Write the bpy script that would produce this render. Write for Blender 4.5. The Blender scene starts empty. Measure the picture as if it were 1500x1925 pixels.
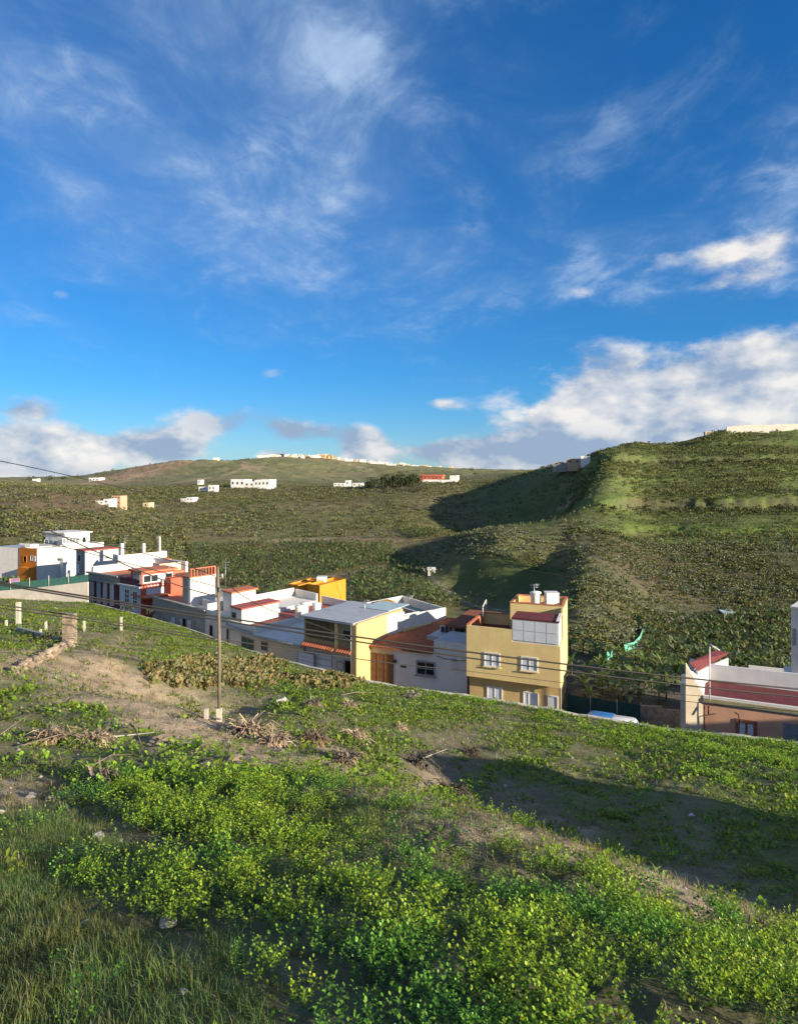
import bpy, math, random
import numpy as np
from math import radians, sin, cos, atan, atan2, sqrt, pi
from mathutils import Vector

random.seed(7)
rng = np.random.default_rng(7)
scn = bpy.context.scene
COL = scn.collection

# ------------------------------------------------------------------ camera
F, HX, HY = 1250.0, 750.0, 890.0        # focal length and horizon of the photograph, in its pixels (1500 x 1925)
cam_data = bpy.data.cameras.new('camera')
cam_data.sensor_fit = 'HORIZONTAL'
cam_data.sensor_width = 36.0
cam_data.lens = 36.0 * F / 1500.0
cam_data.shift_y = -(962.5 - HY) / 1500.0
cam_data.clip_start = 0.1
cam_data.clip_end = 20000.0
cam = bpy.data.objects.new('camera', cam_data)
cam.location = (0, 0, 0)
cam.rotation_euler = (radians(90), 0, 0)
COL.objects.link(cam)
scn.camera = cam

# ------------------------------------------------------------------ sun, sky, exposure
SUN_EL = radians(15.6)
SUN_AZ = radians(125.0)                  # clockwise from +Y
sun_dir = Vector((sin(SUN_AZ) * cos(SUN_EL), cos(SUN_AZ) * cos(SUN_EL), sin(SUN_EL)))
sd = bpy.data.lights.new('sun', 'SUN')
sd.energy = 5.0
sd.angle = radians(0.53)
sd.color = (1.0, 0.88, 0.70)
sun = bpy.data.objects.new('sun', sd)
sun.rotation_euler = sun_dir.to_track_quat('Z', 'Y').to_euler()
sun.location = sun_dir * 300
COL.objects.link(sun)

scn.view_settings.view_transform = 'Standard'
scn.view_settings.look = 'None'
EXPOSURE = 0.98
scn.view_settings.exposure = EXPOSURE
scn.view_settings.gamma = 1.0
scn.view_settings.use_curve_mapping = False
scn.cycles.max_bounces = 4
scn.cycles.diffuse_bounces = 3
scn.cycles.glossy_bounces = 2
scn.cycles.transmission_bounces = 3
scn.cycles.transparent_max_bounces = 4


class NT:
    """small helper to wire node trees"""
    def __init__(self, tree):
        self.t = tree

    def new(self, typ, **kw):
        n = self.t.nodes.new(typ)
        for k, v in kw.items():
            setattr(n, k, v)
        return n

    def put(self, sock, v):
        if v is None:
            return
        if hasattr(v, 'is_output') or isinstance(v, bpy.types.NodeSocket):
            self.t.links.new(v, sock)
        elif isinstance(v, (tuple, list)) and sock.type == 'RGBA' and len(v) == 3:
            sock.default_value = (*v, 1)
        else:
            sock.default_value = v

    def m(self, op, a, b=None, c=None, clamp=False):
        n = self.new('ShaderNodeMath', operation=op, use_clamp=clamp)
        for i, v in enumerate((a, b, c)):
            self.put(n.inputs[i], v)
        return n.outputs[0]

    def mix(self, f, a, b, blend='MIX'):
        n = self.new('ShaderNodeMix', data_type='RGBA', blend_type=blend)
        n.clamp_factor = True
        self.put(n.inputs[0], f); self.put(n.inputs[6], a); self.put(n.inputs[7], b)
        return n.outputs[2]

    def ramp(self, v, lo, hi, smooth=True):
        n = self.new('ShaderNodeMapRange', interpolation_type='SMOOTHSTEP' if smooth else 'LINEAR')
        self.put(n.inputs[0], v)
        n.inputs[1].default_value = lo; n.inputs[2].default_value = hi
        return n.outputs[0]

    def xyz(self, x, y, z):
        n = self.new('ShaderNodeCombineXYZ')
        for i, v in enumerate((x, y, z)):
            self.put(n.inputs[i], v)
        return n.outputs[0]

    def noise(self, vec, scale, detail=6, rough=0.55, dist=0.0):
        n = self.new('ShaderNodeTexNoise')
        if vec is not None:
            self.put(n.inputs['Vector'], vec)
        n.inputs['Scale'].default_value = scale
        n.inputs['Detail'].default_value = detail
        n.inputs['Roughness'].default_value = rough
        n.inputs['Distortion'].default_value = dist
        return n.outputs['Fac']


def px_az(px):
    return atan((px - HX) / F)


def px_el(px, py):
    u = (px - HX) / F
    return atan((HY - py) / F / sqrt(1 + u * u))


def build_world():
    w = bpy.data.worlds.new('World')
    scn.world = w
    w.use_nodes = True
    w.cycles.sampling_method = 'NONE'
    nt = w.node_tree
    nt.nodes.clear()
    N = NT(nt)
    out = N.new('ShaderNodeOutputWorld')
    bg = N.new('ShaderNodeBackground')
    bg.inputs['Strength'].default_value = 0.078
    STR = 0.078 * 2 ** EXPOSURE            # what a cloud of radiance 1 has to be to show as white
    nt.links.new(bg.outputs[0], out.inputs[0])
    sky = N.new('ShaderNodeTexSky', sky_type='NISHITA')
    sky.sun_disc = False
    sky.sun_elevation = SUN_EL
    sky.sun_rotation = SUN_AZ
    sky.altitude = 200
    sky.air_density = 1.0
    sky.dust_density = 0.0
    sky.ozone_density = 1.6
    tc = N.new('ShaderNodeTexCoord')
    sep = N.new('ShaderNodeSeparateXYZ')
    nt.links.new(tc.outputs['Generated'], sep.inputs[0])
    X, Y, Z = sep.outputs
    az = N.m('ARCTAN2', X, Y)
    el = N.m('ARCSINE', Z)
    hs = N.new('ShaderNodeHueSaturation')
    hs.inputs['Hue'].default_value = 0.5
    hs.inputs['Saturation'].default_value = 1.12
    hs.inputs['Value'].default_value = 1.0
    nt.links.new(N.mix(1.0, sky.outputs[0], (0.62, 0.98, 1.42), 'MULTIPLY'), hs.inputs['Color'])
    gm = N.new('ShaderNodeGamma'); gm.inputs[1].default_value = 0.85
    nt.links.new(hs.outputs[0], gm.inputs[0])
    skyc = N.mix(1.0, gm.outputs[0], N.mix(N.ramp(el, 0.0, 0.16), (0.66, 0.74, 0.90), (0.45, 0.755, 0.93)), 'MULTIPLY')

    # high thin cloud, projected on a plane overhead
    zz = N.m('ADD', N.m('MAXIMUM', Z, 0.0), 0.16)
    cx = N.m('DIVIDE', X, zz); cy = N.m('DIVIDE', Y, zz)
    pc = N.xyz(cx, N.m('MULTIPLY', cy, 0.75), 3.7)
    patch = N.noise(pc, 0.85, 2, 0.5, 0.3)
    wisp = N.noise(pc, 3.1, 6, 0.6, 0.6)
    fine = N.noise(N.xyz(N.m('MULTIPLY', cx, 1.5), cy, 1.2), 7.0, 4, 0.65, 0.5)

    def blob(px, py, wpx, hpx, wt, soft=1.0):
        a0, e0 = px_az(px), px_el(px, py)
        sa = wpx / F * cos(a0); se = hpx / F
        da = N.m('DIVIDE', N.m('SUBTRACT', az, a0), sa)
        de = N.m('DIVIDE', N.m('SUBTRACT', el, e0), se)
        r2 = N.m('ADD', N.m('MULTIPLY', da, da), N.m('MULTIPLY', de, de))
        return N.m('MULTIPLY', N.m('EXPONENT', N.m('MULTIPLY', r2, -1.0)), wt)

    def total(lst):
        s = None
        for b in lst:
            v = blob(*b)
            s = v if s is None else N.m('ADD', s, v)
        return s

    thin_where = total([(560, 60, 60, 50, .34), (650, 50, 70, 30, .32), (610, 120, 60, 30, .34), (690, 110, 70, 40, .30), (700, 150, 120, 60, .55), (510, 285, 130, 50, .7), (900, 25, 90, 40, .7), (870, 400, 55, 55, .65), (840, 250, 70, 60, .5),
                        (640, 430, 80, 60, .55), (600, 520, 100, 30, .35), (110, 120, 70, 70, .55), (200, 190, 90, 50, .4), (420, 390, 70, 30, .5), (400, 500, 80, 35, .45),
                        (170, 520, 60, 18, .4), (170, 595, 80, 14, .55), (375, 600, 28, 28, .55), (130, 708, 40, 8, .5), (1150, 230, 40, 22, .45), (1095, 315, 42, 26, .55), (1110, 490, 50, 22, .45), (1210, 50, 40, 25, .3), (820, 600, 160, 40, .25), (1270, 500, 150, 34, 1.0), (1430, 465, 120, 40, 1.1), (1120, 555, 80, 24, .9), (1400, 530, 110, 22, .8), (1480, 320, 50, 40, .8)])
    grain = N.m('ADD', N.m('MULTIPLY', N.m('SUBTRACT', wisp, 0.5), 3.4), N.m('MULTIPLY', N.m('SUBTRACT', fine, 0.5), 1.6))
    base = N.m('ADD', N.m('MULTIPLY', N.m('SUBTRACT', patch, 0.5), 1.1), N.m('MULTIPLY', thin_where, 0.55))
    cir = N.m('ADD', base, N.m('MULTIPLY', grain, N.m('ADD', N.m('MULTIPLY', thin_where, 0.55), 0.32)))
    cir = N.m('MULTIPLY', N.ramp(cir, -0.08, 1.0), N.m('ADD', N.m('MULTIPLY', N.ramp(N.m('ADD', N.m('MULTIPLY', wisp, 0.6), N.m('MULTIPLY', fine, 0.4)), 0.36, 0.76), 0.74), 0.12))
    veil = total([(420, 230, 420, 200, .16), (720, 120, 260, 160, .12), (700, 470, 320, 140, .16), (150, 480, 260, 150, .14), (1280, 490, 220, 70, .20), (60, 100, 220, 140, .12)])
    cir = N.m('ADD', cir, N.m('MULTIPLY', veil, N.ramp(N.m('ADD', N.m('MULTIPLY', patch, 0.5), N.m('MULTIPLY', wisp, 0.5)), 0.30, 0.70)))
    low = N.ramp(el, 0.06, 0.22)
    cir = N.m('MULTIPLY', cir, low)

    # cumulus and cloud banks low over the horizon
    qv = N.xyz(N.m('MULTIPLY', az, 1.0), N.m('MULTIPLY', el, 1.7), 0.3)
    d1 = N.noise(qv, 7.0, 7, 0.58)
    qv2 = N.xyz(N.m('ADD', N.m('MULTIPLY', az, 1.0), 0.020), N.m('ADD', N.m('MULTIPLY', el, 1.7), 0.030), 0.3)
    d2 = N.noise(qv2, 7.0, 4, 0.55)
    solid = total([(1130, 730, 220, 72, 1.05), (1440, 725, 200, 75, 1.15), (1040, 815, 110, 40, .7), (1300, 810, 270, 55, 1.1), (1480, 770, 120, 60, .8),
                   (90, 838, 200, 36, 1.35), (300, 848, 90, 30, 1.15), (40, 764, 80, 22, .85), (20, 892, 220, 24, .9), (-200, 850, 200, 40, 1.0),
                   (690, 842, 42, 32, 1.3), (515, 853, 34, 12, .7), (430, 785, 120, 36, .9), (560, 812, 110, 20, .62),
                   (850, 848, 170, 22, 1.0), (990, 850, 150, 28, .95), (620, 868, 160, 10, .55), (1000, 870, 110, 16, .8), (830, 760, 40, 14, .6),
                   (1190, 490, 75, 22, .36), (1290, 500, 80, 28, .40), (1380, 470, 70, 24, .42), (1460, 445, 75, 30, .46), (1330, 540, 90, 16, .34), (1440, 512, 80, 18, .38), (1105, 550, 55, 18, .46), (1150, 578, 45, 14, .36), (1490, 310, 60, 34, .50), (525, 705, 40, 16, .5), (110, 550, 30, 22, .4),
                   (1750, 760, 250, 70, 1.0), (1800, 480, 220, 60, .7)])
    # cloud added out of view, round the horizon and overhead, to brighten the shade
    ring = N.m('MAXIMUM', N.ramp(N.m('ABSOLUTE', az), 0.72, 1.0), N.ramp(el, 0.72, 0.95))
    ring = N.m('MULTIPLY', ring, N.ramp(el, -0.02, 0.03))
    solid = N.m('ADD', solid, N.m('MULTIPLY', ring, 0.50))
    dens = N.m('ADD', solid, N.m('MULTIPLY', N.m('SUBTRACT', d1, 0.5), N.m('ADD', N.m('MULTIPLY', N.m('MINIMUM', solid, 1.0), 2.6), 0.8)))
    cov = N.ramp(dens, 0.34, 0.90)
    lit = N.m('ADD', N.m('MULTIPLY', N.m('SUBTRACT', d1, d2), 4.2), 0.56, clamp=True)
    grey = total([(430, 790, 110, 40, .95), (560, 815, 110, 24, .85), (870, 850, 150, 26, 1.0), (1000, 850, 110, 40, .7), (20, 775, 100, 14, .5),
                  (40, 885, 240, 14, .75), (1130, 830, 160, 30, .45), (1300, 720, 90, 40, .3), (1100, 690, 200, 40, .25)])
    lit = N.m('SUBTRACT', lit, N.m('MULTIPLY', grey, 0.62), clamp=True)
    white = (0.97 / STR, 0.93 / STR, 0.88 / STR)
    shade = (0.33 / STR, 0.43 / STR, 0.60 / STR)
    cumc = N.mix(lit, shade, white)
    c = N.mix(cir, skyc, (0.44 / STR, 0.60 / STR, 0.84 / STR))
    c = N.mix(N.m('MULTIPLY', cov, 0.93), c, cumc)
    nt.links.new(c, bg.inputs['Color'])


build_world()

# ------------------------------------------------------------------ object helpers
def tag(o, label=None, cat=None, group=None, kind=None):
    if label: o['label'] = label
    if cat: o['category'] = cat
    if group: o['group'] = group
    if kind: o['kind'] = kind
    return o


def link(name, me, mat=None, parent=None):
    o = bpy.data.objects.new(name, me)
    COL.objects.link(o)
    if mat is not None and me is not None and len(me.materials) == 0:
        me.materials.append(mat)
    if parent is not None:
        o.parent = parent
    return o


def empty(name, loc, label=None, cat=None, group=None, rz=0.0):
    o = bpy.data.objects.new(name, None)
    o.empty_display_size = 0.3
    o.location = loc
    o.rotation_euler = (0, 0, rz)
    COL.objects.link(o)
    return tag(o, label, cat, group)


def np_mesh(name, V, T, tint=None, smooth=False, quads=False):
    """fast mesh from arrays; T is (n,3) or (n,4)"""
    V = np.asarray(V, dtype=np.float32); T = np.asarray(T, dtype=np.int32)
    me = bpy.data.meshes.new(name)
    k = T.shape[1]
    me.vertices.add(len(V)); me.vertices.foreach_set('co', V.ravel())
    me.loops.add(T.size); me.loops.foreach_set('vertex_index', T.ravel())
    me.polygons.add(len(T))
    me.polygons.foreach_set('loop_start', np.arange(0, T.size, k, dtype=np.int32))
    me.polygons.foreach_set('loop_total', np.full(len(T), k, dtype=np.int32))
    if smooth:
        me.polygons.foreach_set('use_smooth', np.ones(len(T), dtype=bool))
    if tint is not None:
        ca = me.color_attributes.new('tint', 'FLOAT_COLOR', 'POINT')
        c4 = np.ones((len(V), 4), dtype=np.float32); c4[:, :3] = tint
        ca.data.foreach_set('color', c4.ravel())
    me.update(calc_edges=True)
    me.validate()
    return me


class MB:
    """collects boxes, bars, tubes, lathes; build() makes ONE mesh object"""
    def __init__(self):
        self.v, self.f, self.sm = [], [], []

    def quad(self, a, b, c, d):
        i = len(self.v); self.v += [a, b, c, d]; self.f.append((i, i + 1, i + 2, i + 3)); self.sm.append(False)

    def hexa(self, p):            # p: 8 points, bottom 4 ccw then top 4 ccw
        i = len(self.v); self.v += list(p)
        for q in ((3, 2, 1, 0), (4, 5, 6, 7), (0, 1, 5, 4), (1, 2, 6, 5), (2, 3, 7, 6), (3, 0, 4, 7)):
            self.f.append(tuple(i + k for k in q)); self.sm.append(False)
        return self

    def box(self, x0, x1, y0, y1, z0, z1):
        return self.hexa([(x0, y0, z0), (x1, y0, z0), (x1, y1, z0), (x0, y1, z0), (x0, y0, z1), (x1, y0, z1), (x1, y1, z1), (x0, y1, z1)])

    def tube(self, pts, rad, n=6, cap=True):
        pts = [Vector(p) for p in pts]
        rads = rad if isinstance(rad, (list, tuple)) else [rad] * len(pts)
        base = len(self.v)
        for k, p in enumerate(pts):
            d = (pts[min(k + 1, len(pts) - 1)] - pts[max(k - 1, 0)]).normalized()
            up = Vector((0, 0, 1)) if abs(d.z) < 0.9 else Vector((1, 0, 0))
            s = d.cross(up).normalized(); t = s.cross(d)
            for j in range(n):
                a = 2 * pi * j / n
                self.v.append(tuple(p + (s * cos(a) + t * sin(a)) * rads[k]))
        for k in range(len(pts) - 1):
            for j in range(n):
                a = base + k * n + j; b = base + k * n + (j + 1) % n
                self.f.append((a, b, b + n, a + n)); self.sm.append(True)
        if cap:
            self.f.append(tuple(base + j for j in reversed(range(n)))); self.sm.append(False)
            e = base + (len(pts) - 1) * n
            self.f.append(tuple(e + j for j in range(n))); self.sm.append(False)
        return self

    def lathe(self, prof, cx, cy, n=16, cz=0.0):
        base = len(self.v)
        for r, z in prof:
            for j in range(n):
                a = 2 * pi * j / n
                self.v.append((cx + r * cos(a), cy + r * sin(a), cz + z))
        for k in range(len(prof) - 1):
            for j in range(n):
                a = base + k * n + j; b = base + k * n + (j + 1) % n
                self.f.append((a, b, b + n, a + n)); self.sm.append(True)
        self.f.append(tuple(base + j for j in reversed(range(n)))); self.sm.append(False)
        e = base + (len(prof) - 1) * n
        self.f.append(tuple(e + j for j in range(n))); self.sm.append(False)
        return self

    def poly(self, pts):
        i = len(self.v); self.v += list(pts); self.f.append(tuple(range(i, i + len(pts)))); self.sm.append(False)

    def prism(self, poly, z0, z1):
        n = len(poly); i = len(self.v)
        self.v += [(x, y, z0) for x, y in poly] + [(x, y, z1) for x, y in poly]
        self.f.append(tuple(i + k for k in reversed(range(n)))); self.f.append(tuple(i + n + k for k in range(n)))
        self.sm += [False, False]
        for k in range(n):
            a, b = i + k, i + (k + 1) % n
            self.f.append((a, b, b + n, a + n)); self.sm.append(False)
        return self

    def build(self, name, mat, parent=None, origin=None):
        me = bpy.data.meshes.new(name)
        if origin is not None:
            ox, oy, oz = origin
            vv = [(x - ox, y - oy, z - oz) for x, y, z in self.v]
        else:
            vv = self.v
        me.from_pydata(vv, [], self.f)
        me.polygons.foreach_set('use_smooth', self.sm)
        me.update()
        o = link(name, me, mat, parent)
        return o

    def thing(self, name, mat, label, cat, group=None, kind=None):
        """a top-level thing that is one mesh, with its origin at its base"""
        v = np.array(self.v)
        org = (float(v[:, 0].mean()), float(v[:, 1].mean()), float(v[:, 2].min()))
        o = self.build(name, mat, None, org)
        o.location = org
        return tag(o, label, cat, group, kind)


# ------------------------------------------------------------------ materials
MATS = {}


def mat_plain(name, col, rough=0.8, var=0.12, scale=2.0, bump=0.15, spec=0.3, metal=0.0, stain=0.0, bscale=25.0):
    if name in MATS:
        return MATS[name]
    m = bpy.data.materials.new(name); m.use_nodes = True
    nt = m.node_tree; N = NT(nt)
    p = nt.nodes['Principled BSDF']
    tc = N.new('ShaderNodeTexCoord')
    geo = N.new('ShaderNodeNewGeometry')
    pos = geo.outputs['Position']
    n1 = N.noise(pos, scale, 6, 0.6)
    dark = tuple(c * (1 - var * 1.6) for c in col)
    lite = tuple(min(1, c * (1 + var)) for c in col)
    c = N.mix(N.ramp(n1, 0.25, 0.75), dark, lite)
    if stain > 0:                                  # rain streaks running down the wall
        mp = N.new('ShaderNodeMapping'); nt.links.new(pos, mp.inputs[0])
        mp.inputs['Scale'].default_value = (3.0, 3.0, 0.25)
        st = N.noise(mp.outputs[0], 1.0, 6, 0.7)
        c = N.mix(N.m('MULTIPLY', N.ramp(st, 0.52, 0.8), stain), c, tuple(x * 0.45 + 0.02 for x in col))
    nt.links.new(c, p.inputs['Base Color'])
    p.inputs['Roughness'].default_value = rough
    p.inputs['Metallic'].default_value = metal
    p.inputs['Specular IOR Level'].default_value = spec
    if bump > 0:
        b = N.new('ShaderNodeBump'); b.inputs['Strength'].default_value = bump; b.inputs['Distance'].default_value = 0.02
        nt.links.new(N.noise(pos, bscale, 4, 0.6), b.inputs['Height'])
        nt.links.new(b.outputs[0], p.inputs['Normal'])
    MATS[name] = m
    return m


def mat_leaf(name, col=(1, 1, 1), trans=0.35, rough=0.55, spec=0.25, tsat=(1.15, 1.25, 0.5)):
    """leaf surface: colour comes from the mesh's tint attribute; part of the light passes through"""
    m = bpy.data.materials.new(name); m.use_nodes = True
    nt = m.node_tree; N = NT(nt)
    p = nt.nodes['Principled BSDF']; out = nt.nodes['Material Output']
    at = N.new('ShaderNodeAttribute'); at.attribute_name = 'tint'
    c = N.mix(1.0, at.outputs['Color'], col, 'MULTIPLY')
    nt.links.new(c, p.inputs['Base Color'])
    p.inputs['Roughness'].default_value = rough
    p.inputs['Specular IOR Level'].default_value = spec
    if trans > 0:
        tr = N.new('ShaderNodeBsdfTranslucent')
        nt.links.new(N.mix(1.0, c, tsat, 'MULTIPLY'), tr.inputs[0])
        mx = N.new('ShaderNodeMixShader'); mx.inputs[0].default_value = trans
        nt.links.new(p.outputs[0], mx.inputs[1]); nt.links.new(tr.outputs[0], mx.inputs[2])
        nt.links.new(mx.outputs[0], out.inputs[0])
    return m


# ------------------------------------------------------------------ numeric helpers
def W(px, D, py=None, z=None):
    """world point at depth D seen at this pixel of the photograph"""
    x = (px - HX) / F * D
    if z is None:
        z = -(py - HY) / F * D if py is not None else 0.0
    return (x, D, z)


def W2(px, D):
    return ((px - HX) / F * D, D)


_perm = rng.permutation(4096)
_gv = rng.random(4096)


def vnoise(x, y):
    x = np.asarray(x, float); y = np.asarray(y, float)
    xi = np.floor(x).astype(np.int64); yi = np.floor(y).astype(np.int64)
    xf = x - xi; yf = y - yi
    xf = xf * xf * (3 - 2 * xf); yf = yf * yf * (3 - 2 * yf)

    def h(a, b):
        return _gv[(_perm[a & 4095] + b * 131) & 4095]
    return (h(xi, yi) * (1 - xf) + h(xi + 1, yi) * xf) * (1 - yf) + (h(xi, yi + 1) * (1 - xf) + h(xi + 1, yi + 1) * xf) * yf


def fbm(x, y, oct=4, gain=0.5):
    s = 0; a = 1; t = 0
    for i in range(oct):
        s = s + a * vnoise(x * 2 ** i + 17.3 * i, y * 2 ** i + 5.1 * i); t += a; a *= gain
    return s / t - 0.5


def sstep(a, b, x):
    t = np.clip((x - a) / (b - a), 0, 1)
    return t * t * (3 - 2 * t)


class RBF:
    def __init__(self, P, val, kind='tps', c=1.0):
        P = np.array(P, float); val = np.array(val, float)
        self.P, self.kind, self.c = P, kind, c
        n = len(P)
        A = np.zeros((n + 3, n + 3))
        A[:n, :n] = self.k(np.hypot(P[:, None, 0] - P[None, :, 0], P[:, None, 1] - P[None, :, 1]))
        A[:n, n] = 1; A[:n, n + 1:] = P
        A[n, :n] = 1; A[n + 1:, :n] = P.T
        b = np.zeros(n + 3); b[:n] = val
        self.w = np.linalg.lstsq(A, b, rcond=None)[0]

    def k(self, r):
        if self.kind == 'tps':
            return np.where(r > 1e-9, r * r * np.log(np.maximum(r, 1e-9)), 0.0)
        if self.kind == 'r15':
            return r ** 1.5
        return np.sqrt(r * r + self.c ** 2)

    def __call__(self, x, y):
        x = np.asarray(x, float); y = np.asarray(y, float)
        sh = x.shape
        x = x.ravel(); y = y.ravel()
        out = np.empty(len(x)); n = len(self.P)
        for i in range(0, len(x), 20000):
            xs, ys = x[i:i + 20000], y[i:i + 20000]
            r = np.hypot(xs[:, None] - self.P[None, :, 0], ys[:, None] - self.P[None, :, 1])
            out[i:i + 20000] = self.k(r) @ self.w[:n] + self.w[n] + xs * self.w[n + 1] + ys * self.w[n + 2]
        return out.reshape(sh)

# ------------------------------------------------------------------ the lie of the land
STREET_Z = -22.25
_fx = np.array([-900, -400, 0, 165, 290, 345, 430, 478, 570, 668, 740, 877, 1053, 1280, 1500, 1800, 2400, 3200], float)
_fd = np.array([215, 180, 131, 108, 96, 91, 82, 77.5, 72.2, 68.2, 67, 64.6, 60.4, 55.3, 52, 47, 38, 29], float)
_ex = np.array([-900, -400, 0, 165, 290, 345, 410, 478, 560, 660, 760, 880, 1060, 1280, 1400, 1500, 1800, 2400, 3200], float)
_ed = np.array([170, 140, 108, 101, 90, 85, 77.5, 71.5, 66.5, 62, 60, 57.5, 54, 49.5, 47.3, 45.8, 41, 31, 22], float)
_ep = np.array([1100, 1110, 1126, 1134, 1166, 1181, 1205, 1228, 1250, 1275, 1295, 1311, 1341, 1378, 1389, 1401, 1430, 1500, 1600], float)


def D_front(px):          # depth of the house fronts
    return np.interp(px, _fx, _fd)


def D_edge(px):           # depth of the slope's lower edge, above the street
    return np.interp(px, _ex, _ed)


slope_px = [
    (412, 1358, 37.5), (130, 1212, 45), (0, 1180, 52), (0, 1250, 32), (0, 1350, 20), (0, 1500, 11), (200, 1480, 13), (350, 1400, 20), (330, 1330, 28),
    (230, 1240, 42), (300, 1190, 62), (150, 1150, 78), (0, 1145, 80), (420, 1270, 55), (550, 1330, 38), (650, 1400, 28), (560, 1440, 18.5), (450, 1420, 18),
    (500, 1370, 29), (620, 1290, 53), (700, 1330, 44), (700, 1478, 14), (640, 1458, 16),
    (800, 1400, 36), (800, 1450, 28.5), (800, 1492, 23.5), (800, 1514, 11.2), (880, 1360, 44.5), (900, 1560, 9.6), (1000, 1600, 9.0), (1100, 1640, 8.5), (1200, 1682, 8.0), (1300, 1722, 7.6), (1500, 1800, 7.2), (1700, 1850, 7.0),
    (720, 1450, 22.5), (900, 1535, 21), (1000, 1580, 19.6), (1100, 1620, 18.6), (1300, 1690, 16.6), (1500, 1762, 14.6), (1700, 1800, 14),
    (1100, 1400, 42), (1100, 1450, 34.5), (1100, 1500, 29), (1100, 1560, 24.5), (1300, 1500, 30), (1300, 1430, 38.5), (1500, 1500, 30.5), (1500, 1600, 22.8), (1300, 1600, 22.8), (1500, 1440, 37),
    (750, 1900, 4.3), (100, 1900, 4.3), (1400, 1900, 4.5), (750, 1700, 6.5), (300, 1700, 6.4), (1100, 1750, 6.3), (500, 1550, 10), (200, 1590, 8.4), (750, 1600, 8.7), (1300, 1800, 6.0), (0, 1700, 6.2), (900, 1700, 6.9),
]
P, V = [], []
for px, py, D in slope_px:
    x, y, z = W(px, D, py); P.append((x, y)); V.append(z)
for px, py, D in zip(_ex, _ep, _ed):
    if -500 < px < 2000:
        x, y, z = W(px, D, py); P.append((x, y)); V.append(z)
for x, y, z in [(0, 0, -2.75), (4, 0, -2.85), (-4, 0, -2.65), (0, -10, -1.5), (20, -10, -3), (-20, -10, -1.5), (-30, 10, -4.5), (25, 10, -8.5), (-70, 40, -9), (55, 12, -13),
                (-120, 80, -14), (40, -20, -4), (-40, -30, 0), (45, -50, -1), (0, -40, 0), (70, -10, -8), (-80, -10, -2), (110, 10, -14), (110, -50, -4), (-160, 60, -10), (-150, -40, 0)]:
    P.append((x, y)); V.append(z)
_slope = RBF(P, V, 'mq', 1.6)


def HS(x, y):             # height of the hillside the camera stands on
    x = np.asarray(x, float); y = np.asarray(y, float)
    r = np.hypot(x, y)
    z = _slope(x, y)
    amp = np.clip(r / 18.0, 0.25, 1.0)
    z = z + fbm(x * 0.9, y * 0.9, 4) * 0.26 * amp + fbm(x * 0.22 + 9, y * 0.22, 3) * 0.55 * sstep(14, 30, r) * sstep(0, 9, np.abs(y - D_edge(HX + F * x / np.maximum(y, 1))))
    z = z + fbm(x * 4.5, y * 4.5, 3) * 0.09
    return z


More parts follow.
